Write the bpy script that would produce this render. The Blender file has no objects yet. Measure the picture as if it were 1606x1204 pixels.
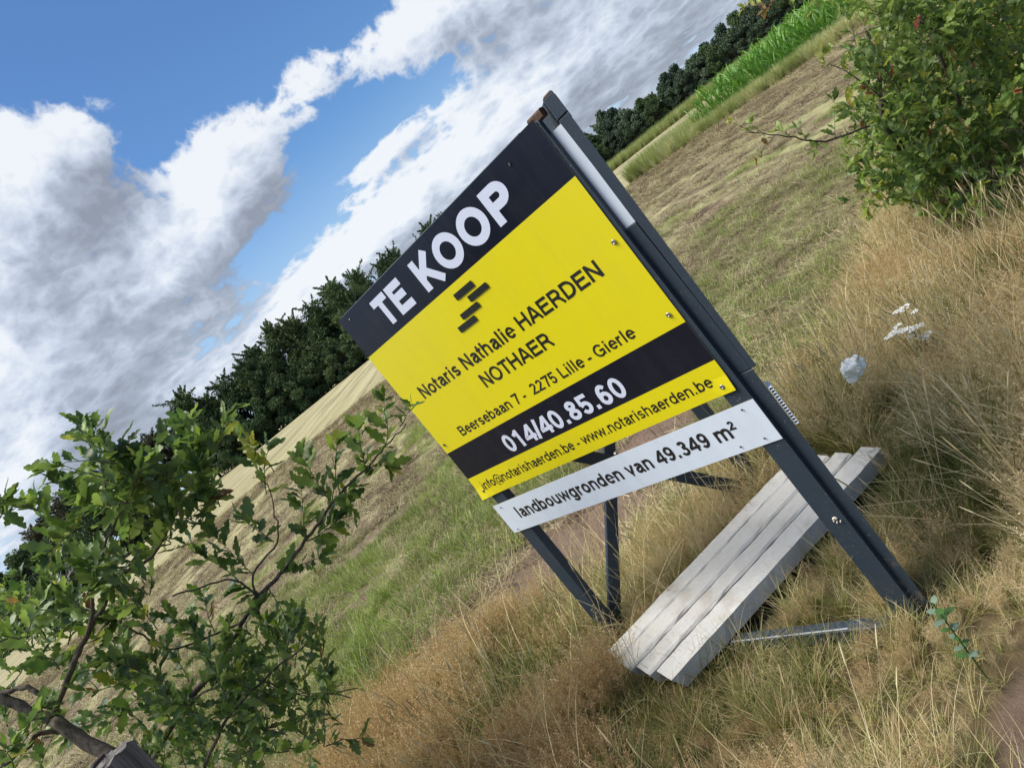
import bpy, math, random
import numpy as np
from mathutils import Vector, Matrix, Euler, noise as mn
rnd = random.Random(7)
npr = np.random.RandomState(11)
S = bpy.context.scene
COL = S.collection
R_ = math.radians

# ------------------------------------------------------------------ camera
F_PX, PITCH, ROLL, CAM_H = 1194.933, -0.15819767, 0.67446871, 1.65
cp, sp = math.cos(PITCH), math.sin(PITCH)
_f = np.array([0, cp, sp]); _r = np.array([1., 0, 0]); _d = -np.cross(_r, _f)
c_, s_ = math.cos(ROLL), math.sin(ROLL)
CR, CD, CF = c_*_r + s_*_d, -s_*_r + c_*_d, _f
cam_d = bpy.data.cameras.new('camera'); cam = bpy.data.objects.new('camera', cam_d); COL.objects.link(cam)
cam.matrix_world = Matrix(((CR[0], -CD[0], -CF[0], 0), (CR[1], -CD[1], -CF[1], 0), (CR[2], -CD[2], -CF[2], CAM_H), (0, 0, 0, 1)))
cam_d.sensor_width = 36; cam_d.lens = 36*F_PX/1606; cam_d.clip_start = 0.05; cam_d.clip_end = 3000
S.camera = cam

# ------------------------------------------------------------------ light
SUN_AZ, SUN_EL = -84.0, 61.0          # azimuth from +Y towards +X
w = bpy.data.worlds.new('World'); S.world = w; w.use_nodes = True
WT = w.node_tree; w.cycles.sampling_method = "MANUAL"; w.cycles.sample_map_resolution = 256
sun_d = bpy.data.lights.new('sun', 'SUN'); sun_d.energy = 2.9; sun_d.angle = R_(40); sun_d.color = (1, .94, .84)
sun = bpy.data.objects.new('sun', sun_d); COL.objects.link(sun)
sv = Vector((math.sin(R_(SUN_AZ))*math.cos(R_(SUN_EL)), math.cos(R_(SUN_AZ))*math.cos(R_(SUN_EL)), math.sin(R_(SUN_EL))))
sun.rotation_euler = sv.to_track_quat('Z', 'Y').to_euler(); sun.location = (0, 0, 20)
S.view_settings.view_transform = 'Standard'; S.view_settings.look = 'None'
S.cycles.max_bounces = 6; S.cycles.diffuse_bounces = 3; S.cycles.glossy_bounces = 2; S.cycles.transmission_bounces = 3
S.view_settings.gamma = 1; S.view_settings.exposure = 1.32; S.view_settings.use_curve_mapping = False

# ------------------------------------------------------------------ node helper
class NT:
    def __init__(s, t): s.t = t
    def n(s, ty, **k):
        x = s.t.nodes.new(ty)
        for a, b in k.items(): setattr(x, a, b)
        return x
    def put(s, sock, v):
        if v is None: return
        if isinstance(v, bpy.types.NodeSocket): s.t.links.new(v, sock)
        elif hasattr(sock.default_value, '__len__'):
            if not hasattr(v, '__len__'): v = (v,)*len(sock.default_value)
            v = tuple(v)
            if len(sock.default_value) == 4 and len(v) == 3: v += (1,)
            sock.default_value = v
        else: sock.default_value = v
    def m(s, op, a, b=None, c=None, clamp=False):
        x = s.n('ShaderNodeMath', operation=op, use_clamp=clamp)
        for i, v in enumerate((a, b, c)):
            if v is not None: s.put(x.inputs[i], v)
        return x.outputs[0]
    def add(s, a, b): return s.m('ADD', a, b)
    def mul(s, a, b): return s.m('MULTIPLY', a, b)
    def mix(s, f, a, b, bt='MIX'):
        x = s.n('ShaderNodeMix', data_type='RGBA', blend_type=bt)
        s.put(x.inputs[0], f); s.put(x.inputs[6], a); s.put(x.inputs[7], b); return x.outputs[2]
    def ss(s, v, a, b):
        x = s.n('ShaderNodeMapRange', interpolation_type='SMOOTHSTEP')
        s.put(x.inputs[0], v); x.inputs[1].default_value = a; x.inputs[2].default_value = b; return x.outputs[0]
    def noise(s, vec, sc, det=6, rough=.6, dist=0, dim='3D'):
        x = s.n('ShaderNodeTexNoise', noise_dimensions=dim)
        s.put(x.inputs['Vector'], vec); x.inputs['Scale'].default_value = sc; x.inputs['Detail'].default_value = det
        x.inputs['Roughness'].default_value = rough; x.inputs['Distortion'].default_value = dist; return x.outputs[0]
    def comb(s, x, y, z):
        n = s.n('ShaderNodeCombineXYZ'); s.put(n.inputs[0], x); s.put(n.inputs[1], y); s.put(n.inputs[2], z); return n.outputs[0]
    def sep(s, v):
        n = s.n('ShaderNodeSeparateXYZ'); s.put(n.inputs[0], v); return n.outputs
    def mapv(s, v, scale=(1, 1, 1), rot=(0, 0, 0), loc=(0, 0, 0)):
        n = s.n('ShaderNodeMapping'); s.put(n.inputs[0], v); n.inputs[1].default_value = loc; n.inputs[2].default_value = rot; n.inputs[3].default_value = scale
        return n.outputs[0]
    def ramp(s, f, st):
        n = s.n('ShaderNodeValToRGB'); s.put(n.inputs[0], f); e = n.color_ramp.elements
        while len(e) < len(st): e.new(.5)
        for k, (p, c) in zip(e, st): k.position = p; k.color = tuple(c)+((1,) if len(c) == 3 else ())
        return n.outputs[0]

# ------------------------------------------------------------------ sky with clouds
g = NT(WT)
for x in list(WT.nodes): WT.nodes.remove(x)
# density group: (az, el) in degrees -> cloud density
dg = bpy.data.node_groups.new('cloud_density', 'ShaderNodeTree')
dg.interface.new_socket('az', in_out='INPUT', socket_type='NodeSocketFloat')
dg.interface.new_socket('el', in_out='INPUT', socket_type='NodeSocketFloat')
dg.interface.new_socket('d', in_out='OUTPUT', socket_type='NodeSocketFloat')
dg.interface.new_socket('low', in_out='OUTPUT', socket_type='NodeSocketFloat')
h = NT(dg); gi = h.n('NodeGroupInput'); go = h.n('NodeGroupOutput')
az, el = gi.outputs[0], gi.outputs[1]
arad = h.mul(az, math.pi/180)
elp = h.m('MAXIMUM', h.add(el, 5), 3.0)
gz_ = h.mul(h.m('LOGARITHM', elp, math.e), 2.3)
V = h.comb(h.mul(h.m('SINE', arad), 5), h.mul(h.m('COSINE', arad), 5), gz_)
wz = h.n('ShaderNodeTexNoise'); h.put(wz.inputs['Vector'], V); wz.inputs['Scale'].default_value = 1.3; wz.inputs['Detail'].default_value = 3
vw = h.n('ShaderNodeVectorMath', operation='MULTIPLY_ADD')
h.put(vw.inputs[0], wz.outputs['Color']); vw.inputs[1].default_value = (.3, .3, .3); h.put(vw.inputs[2], V)
nA = h.noise(vw.outputs[0], 1.3, 4, .55)
nC = h.noise(vw.outputs[0], 4.6, 5, .55)
nB = h.m('MULTIPLY_ADD', h.m('ABSOLUTE', h.add(nC, -.5)), -4.2, .80)      # billows
tot = h.mul(h.add(nA, -.5), 2.5)
BL = [  # az, el, half widths, weight
 (-13, 12.8, 7.0, 3.6, 1.0), (-4.6, 15.4, 4.6, 3.3, 1.25), (-24, 13, 8, 5.5, .95), (-7.5, 11.6, 4.0, 2.0, .5), (-20, 8.5, 9, 3.2, .8),
 (-13.8, 22.0, 5.6, 2.8, 1.05), (-20, 19.5, 6, 4.2, .85), (2.4, 16.8, 2.2, 1.5, .8),
 (11.0, 14.8, 6.0, 1.8, 1.15), (19, 12.2, 9, 3.0, .95), (29, 8, 11, 4, .8),
 (2.0, 5.4, 9, 2.1, .95), (11.5, 6.0, 9, 2.4, 1.05), (-6, 5.2, 8, 1.7, .8), (-17, 4.5, 9, 2.0, .65), (3.6, 9.9, 4.6, .7, .85), (-9.4, 8.3, 1.8, .5, .5),
 (22, 4, 12, 3.5, .8), (-30, 7, 9, 4, .55),
 (-2.5, 21.4, 6.0, 2.9, -1.4), (-8.9, 9.4, 2.2, 1.6, -.9), (-9.2, 18.8, 1.6, 1.0, -.6), (-1.4, 26.5, 12, 3.4, -1.4), (2.5, 12.4, 4.2, 1.7, -1.25), (-4.6, 9.6, 3.4, 1.7, -.8), (7.0, 19.0, 3.4, 2.0, -.9), (-9.4, 19.4, 1.9, 1.3, -.8),
 (9.0, 11.4, 4.5, 1.0, -.5), (-13, 30, 14, 3.4, -.9), (-13, 6.6, 4, .9, -.5)]
AE = h.comb(az, el, 0)
for a0, e0, sa, se, wt in BL:
    x = h.n('ShaderNodeVectorMath', operation='MULTIPLY_ADD'); h.put(x.inputs[0], AE); x.inputs[1].default_value = (1/sa, 1/se, 0); x.inputs[2].default_value = (-a0/sa, -e0/se, 0)
    q = h.n('ShaderNodeVectorMath', operation='DOT_PRODUCT'); h.put(q.inputs[0], x.outputs[0]); h.put(q.inputs[1], x.outputs[0])
    tot = h.m('MULTIPLY_ADD', h.m('POWER', 1/math.e, q.outputs['Value']), wt, tot)
tot = h.add(tot, .02)
h.t.links.new(tot, go.inputs[1]); h.t.links.new(h.m('MULTIPLY_ADD', h.add(nB, -.5), .80, tot), go.inputs[0])
tc = g.n('ShaderNodeTexCoord'); dirv = g.n('ShaderNodeVectorMath', operation='NORMALIZE'); g.put(dirv.inputs[0], tc.outputs['Generated'])
X, Y, Z = g.sep(dirv.outputs[0])
azd = g.mul(g.m('ARCTAN2', X, Y), 180/math.pi); eld = g.mul(g.m('ARCSINE', Z), 180/math.pi)
def dens(a, e):
    n = g.n('ShaderNodeGroup'); n.node_tree = dg; g.put(n.inputs[0], a); g.put(n.inputs[1], e); return n.outputs
D0, D0l = dens(azd, eld)
D1 = dens(g.add(azd, -.9), g.add(eld, 1.1))[1]
D2 = dens(g.add(azd, -1.2), g.add(eld, 4.0))[1]
cover = g.ss(D0, .08, .66)
rim = g.m('SUBTRACT', g.add(g.mul(D0, .8), g.mul(D0l, .2)), D1)
thick = g.ss(D2, -.1, 1.7)
vv = g.comb(g.mul(azd, .06), g.mul(eld, .13), 0)
wn = g.n('ShaderNodeTexNoise'); g.put(wn.inputs['Vector'], vv); wn.inputs['Scale'].default_value = 4.0; wn.inputs['Detail'].default_value = 6; wn.inputs['Roughness'].default_value = .6; wn.inputs['Distortion'].default_value = .6
lit = g.add(g.mul(rim, .62), g.add(.80, g.mul(thick, -.50)))
lit = g.add(lit, g.mul(g.add(wn.outputs[0], -.5), .60))
lit = g.m('MINIMUM', g.m('MAXIMUM', lit, 0), 1)
ccol = g.ramp(lit, [(0, (2.2, 2.45, 2.95)), (.3, (3.0, 3.4, 4.1)), (.6, (4.4, 4.9, 5.8)), (.82, (5.6, 6.05, 6.7)), (1, (6.6, 6.85, 7.15))])
sky = g.n('ShaderNodeTexSky', sky_type='NISHITA'); sky.sun_disc = False
sky.sun_elevation = R_(SUN_EL); sky.sun_rotation = R_(SUN_AZ); sky.air_density = 1.0; sky.dust_density = .6; sky.ozone_density = 3.0
hzn = g.ss(eld, 15, -1)
skyc = g.mix(g.mul(hzn, .85), g.mix(1, sky.outputs[0], (.56, .78, .98), 'MULTIPLY'), (4.0, 5.2, 6.8))
fin = g.mix(g.mul(cover, .95), skyc, ccol)
low = g.ss(eld, 2.5, -2.5)        # clouds thin into bright haze at the horizon
fin = g.mix(low, fin, (4.8, 5.6, 6.6))
bg = g.n('ShaderNodeBackground'); g.put(bg.inputs[0], fin); bg.inputs[1].default_value = .055
wo = g.n('ShaderNodeOutputWorld'); WT.links.new(bg.outputs[0], wo.inputs[0])

# ------------------------------------------------------------------ materials
def mat(name, col=(.5, .5, .5), rough=.6, build=None, spec=.5, trans=0, metal=0):
    m = bpy.data.materials.new(name); m.use_nodes = True
    g = NT(m.node_tree); b = m.node_tree.nodes['Principled BSDF']
    b.inputs['Roughness'].default_value = rough; b.inputs['Specular IOR Level'].default_value = spec; b.inputs['Metallic'].default_value = metal
    b.inputs['Base Color'].default_value = (*col, 1)
    if build: build(g, b)
    if trans:
        tr = g.n('ShaderNodeBsdfTranslucent'); mx = g.n('ShaderNodeMixShader'); mx.inputs[0].default_value = trans
        l = b.inputs['Base Color'].links
        if l: src = l[0].from_socket; g.put(tr.inputs[0], g.mix(1, src, (1.0, 1.05, .55), 'MULTIPLY'))
        else: tr.inputs[0].default_value = (col[0], min(1, col[1]*1.05), col[2]*.55, 1)
        o = m.node_tree.nodes['Material Output']
        g.t.links.new(b.outputs[0], mx.inputs[1]); g.t.links.new(tr.outputs[0], mx.inputs[2]); g.t.links.new(mx.outputs[0], o.inputs[0])
    return m
def bump(g, b, hgt, st=.3, dist=.01):
    n = g.n('ShaderNodeBump'); n.inputs['Strength'].default_value = st; n.inputs['Distance'].default_value = dist
    g.put(n.inputs['Height'], hgt); g.t.links.new(n.outputs[0], b.inputs['Normal'])
def objc(g): return g.n('ShaderNodeTexCoord').outputs['Object']
def geo(g): return g.n('ShaderNodeNewGeometry').outputs['Position']

def tinted(c1, c2, c3=None, sc=2.0):
    def f(g, b):
        a = g.n('ShaderNodeAttribute', attribute_type='INSTANCER', attribute_name='tint').outputs['Fac']
        n = g.noise(geo(g), sc, 3, .6)
        x = g.m('MULTIPLY_ADD', g.add(n, -.5), .9, a, clamp=True)
        st = [(0, c1), (1, c2)] if not c3 else [(0, c1), (.5, c2), (1, c3)]
        g.put(b.inputs['Base Color'], g.ramp(x, st))
    return f
M = {}
M['straw'] = mat('dry_straw', rough=.75, spec=.25, trans=.25, build=tinted((.30, .22, .105), (.50, .40, .205), (.68, .59, .36)))
M['panicle'] = mat('dry_seed_heads', rough=.8, spec=.2, trans=.3, build=tinted((.46, .30, .165), (.57, .42, .25), (.66, .55, .36)))
M['greenblade'] = mat('green_grass', rough=.6, spec=.3, trans=.35, build=tinted((.09, .12, .03), (.20, .23, .065), (.37, .35, .14)))
M['lush'] = mat('fresh_grass', rough=.6, spec=.3, trans=.35, build=tinted((.15, .21, .045), (.27, .36, .09), (.42, .43, .18)))
M['hay'] = mat('mown_hay', rough=.85, spec=.15, trans=.15, build=tinted((.22, .185, .10), (.43, .39, .21), (.62, .58, .37)))
M['greyhay'] = mat('rotting_hay', rough=.9, spec=.1, build=tinted((.07, .05, .032), (.17, .125, .085), (.28, .24, .13)))
M['corn'] = mat('maize_leaf', rough=.5, spec=.4, trans=.35, build=tinted((.07, .17, .03), (.13, .29, .045), (.23, .38, .08)))

def leafmat(name, c1, c2, under):
    def f(g, b):
        n = g.noise(geo(g), 9, 3, .6); oi = g.n('ShaderNodeObjectInfo').outputs['Random']
        x = g.m('MULTIPLY_ADD', g.add(oi, -.5), .7, n, clamp=True)
        c = g.mix(x, c1, c2)
        bf = g.n('ShaderNodeNewGeometry').outputs['Backfacing']
        c = g.mix(g.mul(bf, .6), c, under)
        sp_ = g.ss(g.noise(geo(g), 90, 3, .7), .70, .78)
        c = g.mix(g.mul(sp_, .5), c, (.16, .09, .03))
        g.put(b.inputs['Base Color'], c)
    return mat(name, rough=.42, spec=.4, trans=.45, build=f)
LM = [leafmat('oak_leaf_green', (.085, .155, .034), (.175, .27, .06), (.13, .19, .09)),
      leafmat('oak_leaf_dark', (.05, .105, .034), (.10, .175, .055), (.11, .16, .085)),
      leafmat('oak_leaf_light', (.17, .26, .045), (.27, .36, .08), (.22, .29, .13)),
      leafmat('oak_leaf_yellow', (.24, .29, .03), (.38, .38, .06), (.36, .36, .14)),
      leafmat('oak_leaf_brown', (.16, .07, .025), (.30, .16, .06), (.28, .19, .10)),
      leafmat('oak_leaf_red', (.30, .06, .04), (.36, .13, .06), (.3, .15, .10))]
def barkf(g, b):
    n = g.noise(g.mapv(geo(g), (1, 1, .35)), 60, 6, .65)
    g.put(b.inputs['Base Color'], g.ramp(n, [(.3, (.035, .027, .020)), (.55, (.105, .088, .068)), (.75, (.19, .175, .14))]))
    bump(g, b, n, .6, .004)
M['bark'] = mat('oak_bark', rough=.85, spec=.2, build=barkf)
def farf(c1, c2):
    def f(g, b):
        n = g.noise(geo(g), .45, 5, .65); oi = g.n('ShaderNodeObjectInfo').outputs['Random']
        g.put(b.inputs['Base Color'], g.mix(g.m('MULTIPLY_ADD', g.add(oi, -.5), .6, g.ss(n, .3, .7), clamp=True), c1, c2))
    return f
M['far_dark'] = mat('far_dark_foliage', rough=.8, spec=.15, trans=.15, build=farf((.052, .088, .042), (.115, .165, .072)))
M['far_mid'] = mat('far_mid_foliage', rough=.8, spec=.15, trans=.2, build=farf((.05, .082, .038), (.10, .145, .062)))
M['far_olive'] = mat('far_olive_foliage', rough=.8, spec=.15, trans=.2, build=farf((.05, .055, .034), (.095, .095, .058)))
M['far_blue'] = mat('far_forest_foliage', rough=.85, spec=.1, trans=.12, build=farf((.052, .08, .054), (.11, .15, .092)))
M['far_wood'] = mat('far_tree_wood', (.06, .052, .042), .9)
M['dead_wood'] = mat('bare_dead_wood', (.32, .30, .26), .9)

# ------------------------------------------------------------------ mesh helpers
class MB:
    def __init__(s): s.v = []; s.f = []; s.mi = []; s.n = 0
    def raw(s, v, f, mi=0):
        v = np.asarray(v, float); f = np.asarray(f)
        s.v.append(v); s.f.append((f+s.n)); s.mi.append(np.full(len(f), mi)); s.n += len(v)
    def build(s, name, mats, parent=None, smooth=False, mw=None, link=True):
        me = bpy.data.meshes.new(name)
        V = np.concatenate(s.v) if s.v else np.zeros((0, 3))
        loops = np.concatenate([f.reshape(-1) for f in s.f]); sizes = np.concatenate([np.full(len(f), f.shape[1]) for f in s.f])
        me.vertices.add(len(V)); me.vertices.foreach_set('co', V.astype(np.float32).ravel())
        me.loops.add(len(loops)); me.loops.foreach_set('vertex_index', loops.astype(np.int32))
        me.polygons.add(len(sizes)); me.polygons.foreach_set('loop_start', np.concatenate([[0], np.cumsum(sizes)[:-1]]).astype(np.int32))
        me.polygons.foreach_set('loop_total', sizes.astype(np.int32))
        me.polygons.foreach_set('material_index', np.concatenate(s.mi).astype(np.int32))
        me.polygons.foreach_set('use_smooth', np.full(len(sizes), bool(smooth)))
        me.update(calc_edges=True)
        for m in (mats if isinstance(mats, (list, tuple)) else [mats]): me.materials.append(m)
        o = bpy.data.objects.new(name, me)
        if link: COL.objects.link(o)
        if parent: o.parent = parent
        if mw is not None: o.matrix_local = mw
        return o
    def box(s, x0, x1, y0, y1, z0, z1, mi=0, bev=.0):
        s.prism([(x0, y0), (x1, y0), (x1, y1), (x0, y1)], z0, z1, mi, bev)
    def prism(s, poly, z0, z1, mi=0, bev=0, top=None):
        n = len(poly); b = np.array([(x, y, z0) for x, y in poly]); t = np.array([(x, y, z1) for x, y in (top or poly)])
        if bev:
            c = b[:, :2].mean(0); ct = t[:, :2].mean(0)
            def ins(p, c): d = p-c; return c+d*(1-bev/np.maximum(np.abs(d), bev*2))
            rings = [np.c_[ins(b[:, :2], c), b[:, 2]], np.c_[b[:, :2], b[:, 2]+bev], np.c_[t[:, :2], t[:, 2]-bev], np.c_[ins(t[:, :2], ct), t[:, 2]]]
        else: rings = [b, t]
        V = np.concatenate(rings); fs = []
        for k in range(len(rings)-1):
            for i in range(n): j = (i+1) % n; fs.append((k*n+i, k*n+j, (k+1)*n+j, (k+1)*n+i))
        s.raw(V, fs, mi)
        o = s.n-len(V); m = len(rings)-1
        s.f.append(np.array([[o+i for i in reversed(range(n))]])); s.mi.append(np.array([mi]))
        s.f.append(np.array([[o+m*n+i for i in range(n)]])); s.mi.append(np.array([mi]))
    def beam(s, a, b, wd, dp, side, mi=0, bev=.003):
        """rectangular bar from a to b; wd along side vector, dp perpendicular"""
        a, b, side = np.array(a, float), np.array(b, float), np.array(side, float)
        d = b-a; L = np.linalg.norm(d); d /= L; side -= d*(side@d); side /= np.linalg.norm(side); o = np.cross(d, side)
        ch = min(bev, wd*.3, dp*.3)
        sec = [(-wd/2+ch, -dp/2), (wd/2-ch, -dp/2), (wd/2, -dp/2+ch), (wd/2, dp/2-ch), (wd/2-ch, dp/2), (-wd/2+ch, dp/2), (-wd/2, dp/2-ch), (-wd/2, -dp/2+ch)]
        V = [a+side*x+o*y for x, y in sec]+[b+side*x+o*y for x, y in sec]
        fs = [(i, (i+1) % 8, 8+(i+1) % 8, 8+i) for i in range(8)]
        s.raw(V, fs, mi); k = s.n-16
        s.f.append(np.array([[k+i for i in reversed(range(8))]])); s.mi.append(np.array([mi]))
        s.f.append(np.array([[k+8+i for i in range(8)]])); s.mi.append(np.array([mi]))
    def tube(s, pts, rad, sides=6, mi=0):
        pts = [np.array(p, float) for p in pts]; n = len(pts); V = []; fs = []
        up = np.array([.3, .2, 1.])
        for i, p in enumerate(pts):
            t = pts[min(i+1, n-1)]-pts[max(i-1, 0)]; t /= (np.linalg.norm(t)+1e-9)
            a = np.cross(t, up); a /= (np.linalg.norm(a)+1e-9); b = np.cross(t, a); r = rad[i] if hasattr(rad, '__len__') else rad
            for k in range(sides): q = 2*math.pi*k/sides; V.append(p+r*(a*math.cos(q)+b*math.sin(q)))
        for i in range(n-1):
            for k in range(sides): fs.append((i*sides+k, i*sides+(k+1) % sides, (i+1)*sides+(k+1) % sides, (i+1)*sides+k))
        s.raw(V, fs, mi); o = s.n-len(V)
        s.f.append(np.array([[o+k for k in reversed(range(sides))]])); s.mi.append(np.array([mi]))
        s.f.append(np.array([[s.n-sides+k for k in range(sides)]])); s.mi.append(np.array([mi]))
def tag(o, label=None, cat=None, group=None, kind=None):
    if label: o['label'] = label
    if cat: o['category'] = cat
    if group: o['group'] = group
    if kind: o['kind'] = kind
    return o
def empty(name, loc=(0, 0, 0), mw=None):
    o = bpy.data.objects.new(name, None); o.empty_display_size = .2; COL.objects.link(o)
    if mw is not None: o.matrix_world = mw
    else: o.location = loc
    return o
def ray(px, py):
    return CR*(px-803)/F_PX + CD*(py-602)/F_PX + CF
def at(px, py, depth):      # a point of the place seen along this line at this depth
    return np.array([0, 0, CAM_H])+ray(px, py)*depth
GZ = -.10
def on_ground(px, py, z=GZ):
    d = ray(px, py); t = (z-CAM_H)/d[2]; return np.array([d[0]*t, d[1]*t])
def project(P):
    P = np.atleast_2d(P)-np.array([0, 0, CAM_H]); z = P@CF
    return 803+F_PX*(P@CR)/z, 602+F_PX*(P@CD)/z, z

# ------------------------------------------------------------------ terrain
def fbm2(x, y, sc, seed=0, oc=3):
    v = 0; a = 1; t = 0
    for k in range(oc):
        v += a*mn.noise(Vector((x*sc+seed*7.3, y*sc-seed*3.1, seed+k*5.7))); t += a; a *= .5; sc *= 2.1
    return v/t
VX = [-12, -6, -3, -1.9, -1.2, -.3, .5, 1.5, 2.3, 3.3, 5, 12]
VY = [9, 5.3, 4.3, 3.95, 4.1, 3.9, 3.9, 4.1, 4.7, 6.0, 8.5, 18]
def verge_edge(x): return float(np.interp(x, VX, VY))
RA = R_(-10); RC, RS = math.cos(RA), math.sin(RA)      # rows run 10 degrees left of straight ahead
def rowcoord(x, y): return x*RC - y*RS, x*RS + y*RC     # across, along
def height(x, y):
    r = math.hypot(x, y); e = y-verge_edge(x)
    z = GZ+.03*fbm2(x, y, .35, 1)
    k = 1/(1+math.exp(max(-30, min(30, -e*4))))
    if r < 45:
        a, l = rowcoord(x, y)
        fade = max(0, 1-r/45)
        z += k*fade*(.06*fbm2(a*1.6, l*.07, 1.3, 3)+.035*fbm2(x, y, 2.2, 5))+(1-k)*.02*fbm2(x, y, 3, 9)
    return z
def build_ground():
    rr = np.concatenate([np.linspace(.0, 1.0, 6)[:-1], np.geomspace(1.0, 60, 260), np.geomspace(62, 1500, 40)])
    aa = np.concatenate([np.linspace(-48, 52, 420), np.linspace(53, 311, 90)]); na = len(aa)
    V = [(0, 0, GZ)]; 
    for r in rr[1:]:
        for a in aa:
            x, y = r*math.sin(R_(a)), r*math.cos(R_(a)); V.append((x, y, height(x, y)))
    fs = []; nr = len(rr)-1
    A = np.arange(na); B = (A+1) % na
    for k in range(nr-1):
        fs.append(np.stack([1+k*na+A, 1+(k+1)*na+A, 1+(k+1)*na+B, 1+k*na+B], 1))
    b = MB(); b.raw(V, np.concatenate(fs)); b.f.append(np.stack([np.zeros(na, int), 1+A, 1+B], 1)); b.mi.append(np.zeros(na, int))
    def f(g, bs):
        P = geo(g); x, y, z = g.sep(P)
        e = g.n('ShaderNodeFloatCurve')     # verge edge as a curve over x
        e = None
        rows = g.mapv(P, (2.6, .05, 1), (0, 0, -RA)); stripe = g.noise(g.mapv(P, (2.0, .015, 1), (0, 0, -RA)), 1.0, 4, .7)
        n1 = g.noise(rows, 1.0, 7, .68); fine = g.noise(P, 14, 8, .7); mid = g.noise(P, 1.1, 5, .6, .4); big = g.noise(P, .16, 4, .6)
        dist = g.m('SQRT', g.add(g.mul(x, x), g.mul(y, y)))
        far = g.ss(dist, 6, 34)
        hay = g.mix(fine, (.20, .18, .085), (.46, .43, .24))
        soil = g.mix(fine, (.085, .062, .042), (.20, .145, .10))
        cover = g.add(g.add(g.mul(n1, .6), g.mul(stripe, .4)), g.add(g.mul(g.add(mid, -.5), .55), g.mul(far, .08)))
        c = g.mix(g.ss(cover, .42, .60), soil, hay)
        grn = g.ss(g.add(mid, g.mul(g.add(big, -.5), .9)), .44, .60)
        grn = g.mul(grn, g.ss(dist, 20, 6))
        c = g.mix(g.mul(grn, .75), c, g.mix(fine, (.14, .19, .04), (.31, .38, .12)))
        pale = g.mix(g.ss(g.noise(g.mapv(P, (1.6, .03, 1), (0, 0, -RA)), 1.0, 7, .7), .40, .60), (.20, .18, .10), (.36, .33, .195))
        c = g.mix(g.ss(dist, 22, 60), c, pale)
        at_ = g.n('ShaderNodeAttribute', attribute_name='verge').outputs['Fac']
        vs = g.mix(fine, (.085, .065, .035), (.22, .165, .09))
        c = g.mix(at_, c, vs)
        st = g.n('ShaderNodeAttribute', attribute_name='soil').outputs['Fac']
        so = g.ss(g.add(st, g.mul(g.add(mid, -.5), .5)), .4, .6)
        c = g.mix(so, c, g.mix(fine, (.10, .068, .050), (.25, .18, .135)))
        g.put(bs.inputs['Base Color'], c)
        bump(g, bs, g.add(fine, g.mul(n1, 1.2)), .9, .05)
    o = b.build('field', mat('mown_field_ground', rough=.95, spec=.1, build=f), smooth=True)
    tag(o, kind='structure')
    me = o.data; va = me.attributes.new('verge', 'FLOAT', 'POINT'); so = me.attributes.new('soil', 'FLOAT', 'POINT')
    vv = []; ss = []
    for v in me.vertices:
        x, y, _ = v.co; e = y-verge_edge(x)
        vv.append(1/(1+math.exp(max(-30, min(30, (e+.25)*5)))))
        s = 0
        for (cx, cy, rx, ry) in SOIL: s = max(s, 1-(((x-cx)/rx)**2+((y-cy)/ry)**2))
        ss.append(max(0, s))
    va.data.foreach_set('value', vv); so.data.foreach_set('value', ss)
    return o
SOIL = [(-.35, 4.5, .95, .75), (-1.55, 4.3, .7, .35), (.62, 1.42, .45, .56), (.0, 1.2, .5, .45), (.5, 5.2, .8, .5), (-2.3, 8.6, .9, .4)]
def soil_at(x, y): return max([0]+[1-(((x-a)/c)**2+((y-b)/d)**2) for a, b, c, d in SOIL])
build_ground()

# ------------------------------------------------------------------ scatter (geometry nodes) for what nobody could count
def scatter(name, protos, P, rot, scl, idx, tint, label, cat):
    pc = bpy.data.collections.new(name+'_kinds')
    for p in protos: pc.objects.link(p)
    me = bpy.data.meshes.new(name); me.vertices.add(len(P)); me.vertices.foreach_set('co', np.asarray(P, np.float32).ravel())
    a = me.attributes.new('rot', 'FLOAT_VECTOR', 'POINT'); a.data.foreach_set('vector', np.asarray(rot, np.float32).ravel())
    a = me.attributes.new('scl', 'FLOAT', 'POINT'); a.data.foreach_set('value', np.asarray(scl, np.float32))
    a = me.attributes.new('idx', 'INT', 'POINT'); a.data.foreach_set('value', np.asarray(idx, np.int32))
    a = me.attributes.new('tint', 'FLOAT', 'POINT'); a.data.foreach_set('value', np.asarray(tint, np.float32))
    me.update(); o = bpy.data.objects.new(name, me); COL.objects.link(o)
    ng = bpy.data.node_groups.new(name+'_scatter', 'GeometryNodeTree')
    ng.interface.new_socket('Geometry', in_out='INPUT', socket_type='NodeSocketGeometry')
    ng.interface.new_socket('Geometry', in_out='OUTPUT', socket_type='NodeSocketGeometry')
    N = ng.nodes.new; i = N('NodeGroupInput'); out = N('NodeGroupOutput'); ip = N('GeometryNodeInstanceOnPoints'); ci = N('GeometryNodeCollectionInfo')
    ci.inputs['Collection'].default_value = pc; ci.inputs['Separate Children'].default_value = True; ci.inputs['Reset Children'].default_value = True
    ip.inputs['Pick Instance'].default_value = True
    def na(n, t): x = N('GeometryNodeInputNamedAttribute'); x.data_type = t; x.inputs[0].default_value = n; return x.outputs[0]
    L = ng.links.new
    L(i.outputs[0], ip.inputs['Points']); L(ci.outputs[0], ip.inputs['Instance']); L(na('idx', 'INT'), ip.inputs['Instance Index'])
    e2r = N('FunctionNodeEulerToRotation'); L(na('rot', 'FLOAT_VECTOR'), e2r.inputs[0]); L(e2r.outputs[0], ip.inputs['Rotation'])
    L(na('scl', 'FLOAT'), ip.inputs['Scale']); L(ip.outputs[0], out.inputs[0])
    md = o.modifiers.new('scatter', 'NODES'); md.node_group = ng
    return tag(o, label, cat, kind='stuff')

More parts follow.
